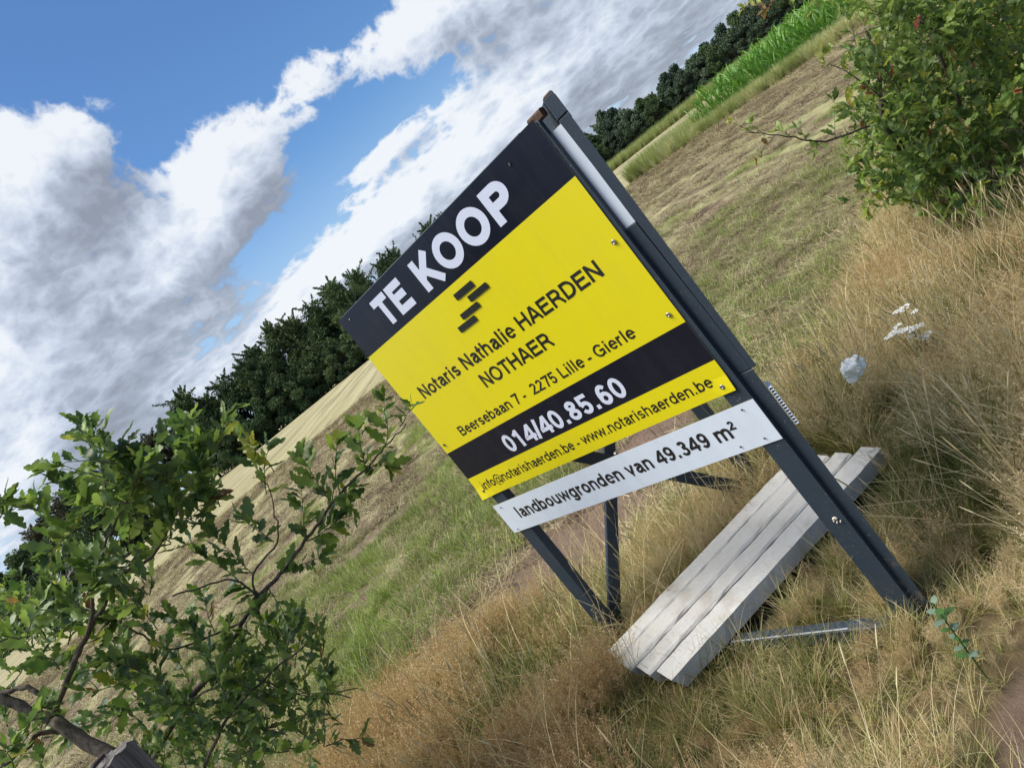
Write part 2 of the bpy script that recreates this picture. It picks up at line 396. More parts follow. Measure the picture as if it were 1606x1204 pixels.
def ribbon(b, P0, d, L, wd, droop, mi=0, seg=4, flat=None):
    """tapered blade; d start direction, droops towards horizontal"""
    d = np.array(d, float); d /= np.linalg.norm(d); hz = np.array([d[0], d[1], 0]); n = np.linalg.norm(hz)
    hz = hz/n if n > 1e-3 else np.array([1., 0, 0])
    side = np.cross(hz, [0, 0, 1]) if flat is None else flat
    tw = npr.uniform(-.8, .8); side = side*math.cos(tw)+hz*math.sin(tw)
    p = np.array(P0, float); V = []; 
    for k in range(seg+1):
        t = k/seg; ww = wd*(1-t**2*.92)/2
        V += [p-side*ww, p+side*ww]
        dd = d+(hz*1.0-np.array([0, 0, .55]))*droop*t*t; dd /= np.linalg.norm(dd); p = p+dd*L/seg
    b.raw(V, [(2*k, 2*k+1, 2*k+3, 2*k+2) for k in range(seg)], mi); return p
def rdir(spread):
    a = npr.uniform(0, 2*math.pi); s = spread*math.sqrt(npr.uniform(.02, 1)); return np.array([math.cos(a)*s, math.sin(a)*s, 1.])
def proto_panicle(name, n, H, spread, gr):      # wispy dry bent-grass tuft
    b = MB()
    for _ in range(n):
        a = npr.uniform(0, 6.28); r = npr.uniform(0, .05); p0 = np.array([r*math.cos(a), r*math.sin(a), -.03]); d = rdir(spread); d /= np.linalg.norm(d)
        L = H*npr.uniform(.65, 1.1); dr = npr.uniform(.1, .7); pts = [p0]; p = p0.copy(); hz = np.array([d[0], d[1], 0]); side = np.cross(d, [.3, .5, .1]); side /= np.linalg.norm(side)
        V = []
        for k in range(6):
            t = k/5; ww = .0016*(1-.6*t); V += [p-side*ww, p+side*ww]; pts.append(p.copy()); dd = d+(hz*1.5-np.array([0, 0, .25]))*dr*t*t; dd /= np.linalg.norm(dd); p = p+dd*L/5
        b.raw(V, [(2*k, 2*k+1, 2*k+3, 2*k+2) for k in range(5)], 0)
        top = pts[-1]; base = pts[-3]
        V = []; F = []
        for q in range(44):
            t = npr.uniform(0, 1); c = base+(top-base)*t; rr = .028*(1.15-t)*npr.uniform(.3, 1.2)
            dv = npr.normal(size=3); dv[2] = abs(dv[2])*.8+.3; dv /= np.linalg.norm(dv); e = c+dv*rr*1.5; s = npr.normal(size=3); s /= np.linalg.norm(s)
            L2 = npr.uniform(.005, .0095); i0 = len(V)
            V += [c-s*.0004, c+s*.0004, e+s*.0004, e-s*.0004]; F.append((i0, i0+1, i0+2, i0+3))
            i0 = len(V); w2 = L2*.33; V += [e-dv*L2*.5, e+s*w2, e+dv*L2, e-s*w2]; F.append((i0, i0+1, i0+2, i0+3))
        b.raw(V, F, 1)
    for _ in range(gr):
        a = npr.uniform(0, 6.28); ribbon(b, (npr.uniform(0, .05)*math.cos(a), npr.uniform(0, .05)*math.sin(a), -.03), rdir(.8), H*npr.uniform(.35, .75), .003, npr.uniform(.2, 1.2), 2)
    return b.build(name, [M['straw'], M['panicle'], M['greenblade']], link=False)
def proto_blades(name, n, H, spread, wd, m1, m2, share=.5, droop=1.0):
    b = MB()
    for _ in range(n):
        a = npr.uniform(0, 6.28); r = npr.uniform(0, .06)
        ribbon(b, (r*math.cos(a), r*math.sin(a), -.03), rdir(spread), H*npr.uniform(.5, 1.15), wd*npr.uniform(.6, 1.3), npr.uniform(.2, 1.0)*droop, 0 if npr.rand() < share else 1, 5)
    return b.build(name, [M[m1], M[m2]], link=False)
def proto_spike(name, n, H):                    # taller stems with dense spike heads
    b = MB()
    for _ in range(n):
        d = rdir(.35); d /= np.linalg.norm(d); L = H*npr.uniform(.8, 1.1); p0 = np.array([npr.uniform(-.03, .03), npr.uniform(-.03, .03), -.02])
        k = p0+d*L*.5; e = p0+d*L+np.array([d[0], d[1], -.1])*.1
        b.tube([p0, k, e], [.0014, .0012, .001], 3, 0)
        dd = (e-k)/np.linalg.norm(e-k)
        b.tube([e-dd*.01, e+dd*.01, e+dd*.04, e+dd*.065], [.001, .0032, .0028, .001], 5, 1)
        for q in range(26):
            c = e+dd*npr.uniform(0, .055); o = npr.normal(size=3); o /= np.linalg.norm(o); s = np.cross(o, dd)*.0012
            b.raw([c+s, c-s, c+o*.0048+dd*.004], [(0, 1, 2)], 1)
    return b.build(name, [M['straw'], M['straw']], link=False)
def proto_flat(name, n, L, wd, m, lift=.25, aniso=.5):    # lying hay
    b = MB()
    for _ in range(n):
        a = npr.normal(0, aniso)+(math.pi if npr.rand() < .5 else 0); p = np.array([npr.uniform(-.12, .12), npr.uniform(-.12, .12), npr.uniform(0, .03)])
        d = np.array([math.cos(a), math.sin(a), npr.uniform(-.05, lift)])
        ribbon(b, p, d, L*npr.uniform(.4, 1.2), wd*npr.uniform(.5, 1.4), npr.uniform(0, .35), 0, 3)
    return b.build(name, [M[m]], link=False)

ok_keep = []
def in_view(x, y, z, mg=60):
    px, py, d = project([[x, y, z]]); return d[0] > .2 and -mg < px[0] < 1606+mg and -mg < py[0] < 1204+mg
def near_plank(x, y):
    dx, dy = x+.384, y-3.003; s = dx*.963+dy*.27; t = dx*.27-dy*.963
    return s, t
def grass_points(n, rmin, rmax, fn):
    """polar sampling in the seen wedge (with a margin); fn(x,y)-> list of attribute tuples or None"""
    out = []
    for _ in range(n):
        r = math.sqrt(rnd.uniform(rmin**2, rmax**2)); a = R_(rnd.uniform(-46, 50)); x, y = r*math.sin(a), r*math.cos(a)
        if not in_view(x, y, .1, 120): continue
        v = fn(x, y, r)
        if v: out.append(v)
    return out
def emit(name, protos, rows, label, cat):
    P = [(r[0], r[1], r[2]) for r in rows]; scatter(name, protos, P, [r[3] for r in rows], [r[4] for r in rows], [r[5] for r in rows], [r[6] for r in rows], label, cat)

RAILA, RAILB = on_ground(1140, 1006, -.065), on_ground(1397, 977, -.065)
BAG = at(1338, 577, 3.35)[:2]
def place_ok(x, y):
    bd = math.hypot(x-BAG[0], y-BAG[1])
    if bd < .07: return 0
    if bd < .45 and (x*BAG[0]+y*BAG[1]) < BAG@BAG and abs(x*BAG[1]-y*BAG[0])/3.4 < .13: return .52
    ab = RAILB-RAILA; q = np.array([x, y])-RAILA; t_ = float(np.clip(q@ab/(ab@ab), -.15, .87)); dd = q-ab*t_
    dst = math.hypot(*dd); front = dd[1] < 0
    if dst < .06: return 0
    if dst < .6 and front: return (.13+.6*max(0, dst-.15)) if t_ < .86 else .30+.35*max(0, dst-.1)
    s, t = near_plank(x, y)
    if -.05 < s < 1.38 and -.02 < t < .56: return 0            # under the posts
    if -.35 < s < 1.35 and .5 <= t < 1.0: return .30+.35*max(0, t-.7)     # short grass in front of the posts
    return 1
# ---- dry verge grass
pan = [proto_panicle('bentgrass_tuft', 22, .46, .35, 10) for _ in range(5)]
bld = [proto_blades('grass_tuft', 40, .40, .9, .0055, 'straw', 'greenblade', .45) for _ in range(4)]
spk = [proto_spike('spike_grass', 4, .55) for _ in range(3)]
def f_pan(x, y, r):
    e = y-verge_edge(x)
    if e > rnd.uniform(-.5, .12): return
    k = place_ok(x, y)
    if k == 0: return
    if soil_at(x, y) > rnd.uniform(.05, .5): return
    if r < 1.25: return
    dn = .5+1.2*fbm2(x, y, 1.1, 21)
    if k == 1 and rnd.random() > dn: return
    if fbm2(x, y, 1.15, 71)+(.12 if x > .8 else 0) > rnd.uniform(.1, .45): return
    if k < 1 and rnd.random() < .45: return
    hg = k*(.72+.5*fbm2(x, y, .8, 4))
    if x > -.4 and x < .9 and y > 2.9: hg *= .55                              # lower behind and left of the sign
    if -.9 < x < .95 and 3.0 < y: hg *= .85
    if x > .9: hg *= .88
    if r < 2.0: hg *= .62
    return (x, y, height(x, y)-.005, (rnd.gauss(0, .12), rnd.gauss(0, .12), rnd.uniform(0, 6.28)), hg*rnd.uniform(.75, 1.2), rnd.randrange(5), min(1, max(0, .52+.22*min(1, max(-1, x))+.8*fbm2(x, y, .9, 8)+rnd.gauss(0, .16))))
emit('dry_bentgrass', pan, grass_points(30000, 1.1, 8, f_pan), 'wispy tan bent grass with fine dry seed heads on the verge around the sign', 'grass')
def f_bld(x, y, r):
    e = y-verge_edge(x)
    if e > rnd.uniform(-.4, .25): return
    k = place_ok(x, y)
    if k == 0 or r < 1.2: return
    if soil_at(x, y) > rnd.uniform(.1, .6): return
    gn = .5+1.3*fbm2(x, y, 1.3, 31)
    hg = (k if k == 1 else .62)*(.7+.4*fbm2(x, y, .8, 4))
    if r < 2.1: hg *= .75
    if x < .9 and y > 2.9: hg *= .7
    return (x, y, height(x, y), (rnd.gauss(0, .25), rnd.gauss(0, .25), rnd.uniform(0, 6.28)), hg*rnd.uniform(.7, 1.2), rnd.randrange(4), min(1, max(0, 1-gn+rnd.gauss(0, .15))))
emit('verge_grass', bld, grass_points(17000, 1.1, 8, f_bld), 'long drooping green and straw coloured grass blades under the dry seed heads', 'grass')
def f_spk(x, y, r):
    if y > verge_edge(x)-.1 or place_ok(x, y) < 1 or r < 1.5 or rnd.random() < .55 or soil_at(x, y) > .3: return
    if x < .8 and rnd.random() < .5: return
    return (x, y, height(x, y), (rnd.gauss(0, .15), rnd.gauss(0, .15), rnd.uniform(0, 6.28)), rnd.uniform(.6, 1.0), rnd.randrange(3), rnd.uniform(.45, 1))
emit('spike_grass', spk, grass_points(3200, 1.4, 6, f_spk), 'scattered taller straw stems with dense pale spike heads', 'grass')
dgt = [proto_blades('green_tuft', 60, .36, .75, .0048, 'greenblade', 'greenblade', 1) for _ in range(3)]
def f_dg(x, y, r):
    if y > verge_edge(x) or r < 1.3: return
    k = place_ok(x, y)
    if k == 0: return
    if soil_at(x, y) > rnd.uniform(.05, .5): return
    c = fbm2(x, y, 1.15, 71)+(.12 if x > .8 else 0)
    if c < rnd.uniform(.05, .35): return
    return (x, y, height(x, y), (rnd.gauss(0, .25), rnd.gauss(0, .25), rnd.uniform(0, 6.28)), min(1, k*1.2)*rnd.uniform(.7, 1.15)*(.75 if r < 2 else 1), rnd.randrange(3), min(1, max(0, rnd.gauss(.2, .15))))
emit('green_tufts', dgt, grass_points(7000, 1.2, 7.5, f_dg), 'dark green grass tufts in hollows between the dry grass', 'grass')
# ---- long bent stalks and fallen straw in the verge
stk = []
for q in range(4):
    b = MB()
    for _ in range(7): ribbon(b, (npr.uniform(-.06, .06), npr.uniform(-.06, .06), 0), rdir(.9), npr.uniform(.35, .75), .0042, npr.uniform(.2, 1.4), 0, 6)
    stk.append(b.build('stalk', [M['straw']], link=False))
def f_stk(x, y, r):
    if y > verge_edge(x) or place_ok(x, y) < 1 or r < 1.3 or soil_at(x, y) > rnd.uniform(.2, .7): return
    return (x, y, height(x, y), (rnd.gauss(0, .35), rnd.gauss(0, .35), rnd.uniform(0, 6.28)), rnd.uniform(.4, .95)*(.7 if r < 2.1 else 1), rnd.randrange(4), rnd.uniform(.3, 1))
emit('loose_stalks', stk, grass_points(4200, 1.3, 6.5, f_stk), 'loose bent straw stalks crossing over the verge grass', 'grass')
# ---- field: hay and regrowth
hayp = [proto_flat('hay_wisp', 34, .19, .0038, 'hay', .3, .5) for _ in range(4)]+[proto_flat('grey_hay_wisp', 26, .22, .006, 'greyhay', .35, .9) for _ in range(3)]
def f_hay(x, y, r):
    e = y-verge_edge(x)
    if e < rnd.uniform(-.3, .1): return
    a, l = rowcoord(x, y); c = fbm2(a*1.3, l*.06, 1.2, 41)*1.1+.3*fbm2(x, y, .9, 42)
    so = soil_at(x, y)
    if so > rnd.uniform(.05, .7): return
    if c < rnd.uniform(-.35, .15): return
    near = max(0, 1-r/9)
    ang = (math.pi/2-RA if rnd.random() > .75*near else .25)+rnd.gauss(0, .35)
    grey = rnd.random() < .20-.3*c
    sc = 1 if r < 9 else 1+(r-9)*.05
    return (x, y, height(x, y)+.005, (0, 0, ang), sc*rnd.uniform(.6, 1.25), rnd.randrange(4, 7) if grey else rnd.randrange(4), min(1, max(0, .5+c*.6+rnd.gauss(0, .2))))
emit('mown_hay', hayp, grass_points(30000, 3.6, 12, f_hay)+grass_points(34000, 12, 34, f_hay), 'loose mown hay and stubble lying in rows over the field', 'hay')
lush = [proto_blades('fresh_grass_tuft', 30, .15, 1.1, .0045, 'lush', 'hay', .75, .8) for _ in range(4)]
def f_lush(x, y, r):
    e = y-verge_edge(x)
    if e < rnd.uniform(-.4, .1): return
    gq = .30+fbm2(x, y, .55, 51)+.45*fbm2(x, y, 1.9, 52)+.30*max(0, 1-abs(r-6.2)/3.4)-.06*max(0, r-8)
    if soil_at(x, y) > rnd.uniform(.0, .35): return
    if gq < rnd.uniform(.02, .42): return
    return (x, y, height(x, y), (rnd.gauss(0, .2), rnd.gauss(0, .2), rnd.uniform(0, 6.28)), rnd.uniform(.5, 1.3)*(.75+.5*gq)*(1.12 if x < 0 else .95), rnd.randrange(4), min(1, max(0, .62-gq*.5+rnd.gauss(0, .2))))
emit('grass_regrowth', lush, grass_points(34000, 3.6, 16, f_lush), 'bright green grass regrowing in patches between the mown hay', 'grass')

# ------------------------------------------------------------------ maize strip and tall grass edge, far maize strip
def proto_maize(name, H):
    b = MB(); b.tube([(0, 0, 0), (0, 0, H*.9)], [.012, .006], 4, 0)
    for k in range(9):
        a = k*2.4+npr.uniform(-.4, .4); z = H*(.12+.085*k); ribbon(b, (0, 0, z), (math.cos(a)*.55, math.sin(a)*.55, 1.1), H*npr.uniform(.4, .62), .06, npr.uniform(.9, 1.8), 0, 6)
    return b.build(name, [M['corn']], link=False)
mz = [proto_maize('maize_plant', 1.18) for _ in range(4)]
tall = [proto_blades('tall_grass_tuft', 40, .85, .45, .012, 'lush', 'hay', .62, .6) for _ in range(3)]
A0, A1 = on_ground(986, 294), on_ground(1400, 8)           # front foot of the strip
A0e = A0+(A0-A1)/np.linalg.norm(A0-A1)*1.5
dv = (A1-A0)/np.linalg.norm(A1-A0); nv = np.array([-dv[1], dv[0]]); nv = nv if nv[1] > 0 else -nv
LN = np.linalg.norm(A1-A0)
rows = []
for r_ in range(9):
    s = 0
    while s < LN+6:
        p = A0+dv*s+nv*(1.6+r_*.75)
        start = LN*.27+rnd.uniform(-.3, .3)
        if s > start: rows.append((p[0]+rnd.gauss(0, .04), p[1]+rnd.gauss(0, .04), GZ, (rnd.gauss(0, .05), rnd.gauss(0, .05), rnd.uniform(0, 6.28)), rnd.uniform(.85, 1.2), rnd.randrange(4), min(1, max(0, rnd.gauss(.45, .2)))))
        s += rnd.uniform(.14, .22)
emit('maize_crop', mz, rows, 'young green maize in rows at the right edge of the mown field', 'crop')
rows = []
for _ in range(2600):
    s = rnd.uniform(0, LN+3); q = abs(rnd.gauss(.0, .9)) if s > LN*.27 else rnd.uniform(-.1, 4.5)*(1 if s > 1.5 else .5)
    p = A0+dv*s+nv*(q*.9+.1)
    dry = fbm2(s, 0, .4, 61) > .1 and q < .8
    hh = rnd.uniform(.75, 1.15) if s < LN*.27 else rnd.uniform(.35, .75)
    rows.append((p[0], p[1], GZ, (rnd.gauss(0, .08), rnd.gauss(0, .08), rnd.uniform(0, 6.28)), hh, rnd.randrange(3), min(1, max(0, (.95 if dry else .45)+rnd.gauss(0, .2)))))
emit('tall_grass_edge', tall, rows, 'tall uncut green and yellowing grass along the foot of the maize', 'grass')
B0, B1 = on_ground(962, 268.5), on_ground(1189, 92)
d2 = (B1-B0)/np.linalg.norm(B1-B0); n2 = np.array([-d2[1], d2[0]]); n2 = n2 if n2[1] > 0 else -n2
rows = []
for _ in range(5200):
    s = rnd.uniform(-16, 75); q = rnd.uniform(0, 5); p = B0+d2*s+n2*q
    rows.append((p[0], p[1], GZ, (rnd.gauss(0, .08), rnd.gauss(0, .08), rnd.uniform(0, 6.28)), rnd.uniform(.95, 1.35), rnd.randrange(3), min(1, max(0, rnd.gauss(.42, .15)))))
emit('far_crop_strip', tall, rows, 'light green strip of standing crop in front of the dark wood', 'crop')

# ------------------------------------------------------------------ far trees
def leaf_cloud(C, sz, jit=1.0):
    n = len(C); a = npr.normal(size=(n, 3)); a /= np.linalg.norm(a, axis=1)[:, None]; b = np.cross(a, npr.normal(size=(n, 3))); b /= np.linalg.norm(b, axis=1)[:, None]
    s = (sz*npr.uniform(.5, 1.3, n))[:, None]; s2 = s*npr.uniform(.35, .8, n)[:, None]
    V = np.stack([C-a*s, C-b*s2+a*s*.2, C+a*s, C+b*s2-a*s*.1], 1).reshape(-1, 3); F = np.arange(4*n).reshape(-1, 4); return V, F
def tree_variant(kind, H, Wd, n, sz):
    tb = MB(); cb = MB(); tb.tube([(0, 0, -.2), (.1, 0, H*.3), (.05, .1, H*.7)], [H*.022, H*.016, H*.006], 6)
    lobes = []
    for k in range({'airy': 15, 'forest': 46}.get(kind, 30)):
        z = H*npr.uniform(.05 if kind != 'airy' else .4, .93); t = z/H
        prof = math.sin(min(1, (t+.12)*1.05)*math.pi)**.55 if kind != 'airy' else .8*math.sin(t*math.pi)**.6
        a = npr.uniform(0, 6.28); r = Wd*.5*prof*math.sqrt(npr.uniform(0, 1))*.85
        c = np.array([r*math.cos(a), r*math.sin(a), z]); lobes.append((c, H*npr.uniform(.08, .15)*(1 if kind != 'airy' else .8)))
        tb.tube([(0, 0, z*.55), c*.6+np.array([0, 0, z*.3]), c], [.09, .05, .02], 4)
    P = []
    per = n//len(lobes)
    for c, R in lobes:
        v = npr.normal(size=(per, 3)); v /= np.linalg.norm(v, axis=1)[:, None]; P.append(c+v*R*(npr.uniform(0, 1, per)**.45)[:, None]*np.array([1.15, 1.15, .85]))
    # twiggy outline: branches that reach past the crown with leaves along them
    for k in range(110 if kind in ('dense', 'airy') else 26):
        c, R = lobes[npr.randint(len(lobes))]
        v = npr.normal(size=3); v[2] = abs(v[2])*.9+.15; v /= np.linalg.norm(v); L = R*npr.uniform(1.2, 2.3) if kind != 'forest' else R*npr.uniform(1, 1.6); e = c+v*L+np.array([0, 0, .2*L*npr.uniform(-.5, 1)])
        if e[2] > H*1.08: e[2] = H*1.08
        tb.tube([c, (c+e)/2+npr.normal(size=3)*.1, e], [.05, .03, .012], 3)
        m = 80; t = npr.uniform(.3, 1, m)[:, None]; P.append(c+(e-c)*t+npr.normal(size=(m, 3))*.2*(1.15-t))
    V, F = leaf_cloud(np.concatenate(P), sz); cb.raw(V, F)
    return tb, cb
def make_tree_kind(kind, H, Wd, n, sz, mtl):
    tb, cb = tree_variant(kind, H, Wd, n, sz)
    return tb.build('trunk', M['far_wood'], link=False).data, cb.build('crown', M[mtl], link=False).data
TK = {'dense': [make_tree_kind('dense', 11.5, 9.5, 17000, .17, 'far_dark') for _ in range(3)]+[make_tree_kind('dense', 11, 9, 15000, .16, 'far_mid') for _ in range(2)],
      'airy': [make_tree_kind('airy', 11, 7.5, 6000, .14, 'far_olive') for _ in range(2)],
      'low': [make_tree_kind('forest', 7, 9, 13000, .17, 'far_dark') for _ in range(2)],
      'forest': [make_tree_kind('forest', 6.2, 8, 12000, .17, 'far_blue') for _ in range(3)]+[make_tree_kind('forest', 6.4, 7, 11000, .15, 'far_mid')]}
def tree(kind, v, x, y, sc, label, cat='tree', group=None):
    tr, cr = TK[kind][v % len(TK[kind])]
    e = empty({'dense': 'hedgerow_tree', 'airy': 'thin_crowned_tree', 'low': 'low_bushy_tree', 'forest': 'woodland_tree'}[kind], (x, y, GZ)); e.rotation_euler = (0, 0, rnd.uniform(0, 6.28)); e.scale = (sc, sc, sc*rnd.uniform(.93, 1.07))
    for nm, d in (('trunk', tr), ('crown', cr)):
        o = bpy.data.objects.new(nm, d); COL.objects.link(o); o.parent = e
    k = CNT.get(group, 0); CNT[group] = k+1
    return tag(e, label+', '+ORD[min(k, 29)]+' from the left', cat, group)
ORD = 'first second third fourth fifth sixth seventh eighth ninth tenth eleventh twelfth thirteenth fourteenth fifteenth sixteenth seventeenth eighteenth nineteenth twentieth twenty-first twenty-second twenty-third twenty-fourth twenty-fifth twenty-sixth twenty-seventh twenty-eighth twenty-ninth thirtieth'.split()
CNT = {}
def azpos(az, d): return d*math.sin(R_(az)), d*math.cos(R_(az))
i = 0
for az in np.arange(-31, 6, 1.5):
    d = 112+rnd.uniform(-5, 7); x, y = azpos(az+rnd.uniform(-.5, .5), d)
    if az < -19.5: kind, sc = 'airy', rnd.uniform(.85, 1.02)
    else: kind, sc = 'dense', rnd.uniform(.93, 1.07)
    if az > -4: sc *= .86
    lab = {'airy': 'thin crowned greyish tree at the far left', 'dense': 'tall dark twiggy tree of the left tree line'}[kind]
    tree(kind, i, x, y, sc, lab, group={'airy': 'thin trees at the far left', 'dense': 'dark trees of the left tree line'}[kind]); i += 1
for az in np.arange(-19, 6, 2.0):
    x, y = azpos(az+rnd.uniform(-.5, .5), 106+rnd.uniform(-2, 2)); tree('low', i, x, y, rnd.uniform(.75, 1.0), 'low bushy tree under the left tree line', group='low trees under the left tree line'); i += 1
for az in np.arange(-40, -24, 2.0):
    x, y = azpos(az+rnd.uniform(-.5, .5), 99+rnd.uniform(-3, 3)); tree('low', i, x, y, rnd.uniform(.98, 1.2), 'rounded dark tree at the left edge', group='rounded trees at the far left edge'); i += 1
for az in np.arange(11, 37, .95):
    x, y = azpos(az+rnd.uniform(-.4, .4), 138+rnd.uniform(-5, 8)); tree('forest', i, x, y, rnd.uniform(.80, 1.22), 'dark tree of the right wood', group='trees of the wood at the right'); i += 1
for az in np.arange(10, 38, 1.25):
    x, y = azpos(az+rnd.uniform(-.4, .4), 132+rnd.uniform(-2, 2)); tree('forest', i+1, x, y, rnd.uniform(.68, .9), 'low tree edging the right wood', group='low trees along the edge of the right wood'); i += 1
b = MB()        # pale bare branches at the far left
for k in range(16):
    a = npr.normal(size=3)*.7; a[2] = abs(a[2])*.5+.4; a /= np.linalg.norm(a); L = npr.uniform(2.5, 5.5); p = np.array([0, 0, 1.2]); m = p+a*L*.5+npr.normal(size=3)*.25; e = p+a*L+npr.normal(size=3)*.4
    b.tube([p, m, e], [.07, .045, .015], 4)
    for q in range(4):
        s0 = m+(e-m)*npr.uniform(0, .9); b.tube([s0, s0+npr.normal(size=3)*.7+a*.6], [.025, .01], 3)
b.tube([(0, 0, -.2), (0, 0, 1.4)], [.16, .1], 6)
P = azpos(-32.3, 88); o = b.build('dead_tree', M['dead_wood']); o.location = (P[0], P[1], GZ); tag(o, 'pale leafless dead tree in front of the dark clump at the left edge', 'dead tree')

# ------------------------------------------------------------------ sign materials
def paint(c, r=.35, dirt=.25, sp=.5):
    def f(g, b):
        n = g.noise(objc(g), 7, 6, .65); n2 = g.noise(objc(g), 120, 4, .7)
        c2 = tuple(min(1, x*.72+.03) for x in c)
        st = g.noise(g.mapv(objc(g), (22, 1, 1.1)), 1.0, 5, .65); n = g.add(g.mul(n, .5), g.mul(st, .5))
        g.put(b.inputs['Base Color'], g.mix(g.mul(g.ss(n, .42, .68), dirt), c, c2))
        g.put(b.inputs['Roughness'], g.m('MULTIPLY_ADD', n2, .2, r-.1))
    return mat('sheet_print', c, r, f, sp)
M['yellow'] = paint((.66, .57, .003), .35, .2); M['yellow'].name = 'yellow_print'
M['navy'] = paint((.0075, .0085, .0165), .22, .25, .25); M['navy'].name = 'black_print'
M['white'] = paint((.60, .665, .74), .4, .3); M['white'].name = 'white_sheet'
M['whitelet'] = paint((.58, .62, .74), .35, .1); M['whitelet'].name = 'white_lettering'
M['ink'] = paint((.014, .014, .013), .3, .1); M['ink'].name = 'black_lettering'
def framef(g, b):
    P = objc(g); n = g.noise(P, 30, 6, .7); n2 = g.noise(g.mapv(P, (1, 1, .12)), 55, 5, .7); ch = g.noise(P, 150, 4, .7); bigm = g.noise(P, 3, 3, .6)
    c = g.mix(n, (.019, .030, .043), (.032, .047, .063))
    c = g.mix(g.mul(g.ss(g.add(ch, g.mul(bigm, .3)), .82, .86), .8), c, (.33, .30, .25))
    c = g.mix(g.mul(g.ss(n2, .60, .74), .25), c, (.10, .11, .115))
    z_ = g.sep(P)[2]; c = g.mix(g.mul(g.ss(g.add(g.noise(P, 22, 6, .75), g.mul(z_, -.35)), .50, .62), .55), c, (.13, .105, .08))
    g.put(b.inputs['Base Color'], c); bump(g, b, n2, .5, .003)
M['frame'] = mat('dark_blue_grey_painted_wood', rough=.5, spec=.4, build=framef)
def rawf(g, b):
    n = g.noise(g.mapv(objc(g), (3, 3, 3)), 40, 6, .7)
    g.put(b.inputs['Base Color'], g.ramp(n, [(.3, (.02, .015, .012)), (.6, (.11, .06, .035)), (.8, (.22, .14, .09))])); bump(g, b, n, .8, .004)
M['raw'] = mat('raw_weathered_wood_end', rough=.9, build=rawf)
M['steel'] = mat('dull_steel', (.33, .31, .27), .42, metal=.8)
M['dark_steel'] = mat('dark_screw', (.06, .06, .065), .5, metal=.5)
M['edge'] = mat('sheet_edge', (.30, .28, .20), .6)

# ------------------------------------------------------------------ the sign
YAW = -0.8542363
ROOT = Matrix.Translation((0, 0, CAM_H)) @ Matrix.Rotation(R_(-2.8), 4, 'X') @ Matrix.Translation((-.4136286, 3.3183644, -1.6)) @ Matrix.Rotation(YAW, 4, 'Z')
sign = empty('sale_sign', mw=ROOT)
tag(sign, 'triangular dark painted wooden frame carrying a big yellow and black land for sale board', 'sign')
# local axes: x along the front board, -y towards the viewer, z up (0 = ground); board top z = 1.9144
ZT = 1.9144
def zz(v): return ZT-v
W_ = 1.4235
def bx(name, a, m, parent=sign, bev=.003, rot=None):
    b = MB(); b.box(*a, bev=bev); o = b.build(name, m, parent); return o
# front board: printed colour fields on one sheet, its lower corners slightly bent forward
def sheet(name, vs, mats, th=.003, y0=0, parent=sign, x0=0, x1=W_, bend=True):
    nu = 28; b = MB(); us = np.linspace(x0, x1, nu+1); V = []
    vv = []
    for k in range(len(vs)-1):
        m = max(1, int(round((vs[k+1]-vs[k])/.06))); vv += [(t, k) for t in np.linspace(vs[k], vs[k+1], m+1)[:-1]]
    vv.append((vs[-1], len(vs)-2))
    def off(u, v):
        o = 0
        if bend:
            o += .012*max(0, 1-math.hypot((u-x0)/.12, (vs[-1]-v)/.07))+.006*max(0, 1-math.hypot((x1-u)/.1, (vs[-1]-v)/.06))
        return o
    for t, k in vv:
        for u in us: V.append((u, y0-off(u, t), zz(t)))
    n = nu+1; F = []; 
    for r in range(len(vv)-1):
        for c in range(nu): b_ = (r*n+c, (r+1)*n+c, (r+1)*n+c+1, r*n+c+1); F.append((b_, vv[r][1]))
    b.v.append(np.array(V)); b.n = len(V); b.f.append(np.array([f[0] for f in F])); b.mi.append(np.array([f[1] for f in F]))
    # back and edges
    Vb = np.array(V)+np.array([0, th, 0]); nb = b.n; b.v.append(Vb); b.n += len(Vb)
    ei = len(mats)
    Fb = [tuple(nb+i for i in reversed(f[0])) for f in F]; b.f.append(np.array(Fb)); b.mi.append(np.full(len(Fb), ei))
    rl = len(vv); per = [(0, i) for i in range(nu)]
    E = []
    for i in range(nu): E.append((i, i+1, nb+i+1, nb+i)); q = (rl-1)*n; E.append((q+i+1, q+i, nb+q+i, nb+q+i+1))
    for r in range(rl-1): E.append(((r+1)*n, r*n, nb+r*n, nb+(r+1)*n)); E.append((r*n+nu, (r+1)*n+nu, nb+(r+1)*n+nu, nb+r*n+nu))
    b.f.append(np.array(E)); b.mi.append(np.full(len(E), ei))
    return b.build(name, list(mats)+[M['edge']], parent, smooth=False)
board = sheet('sale_board', [0, .2007, .7405, .8865, 1.0], [M['navy'], M['yellow'], M['navy'], M['yellow']])
board['label'] = 'yellow and black printed sale board'
plate = sheet('area_plate', [1.0493, 1.2039], [M['white']], .003, 0.0, x0=.014, x1=1.449, bend=False)
plate['label'] = 'white strip with the land area'

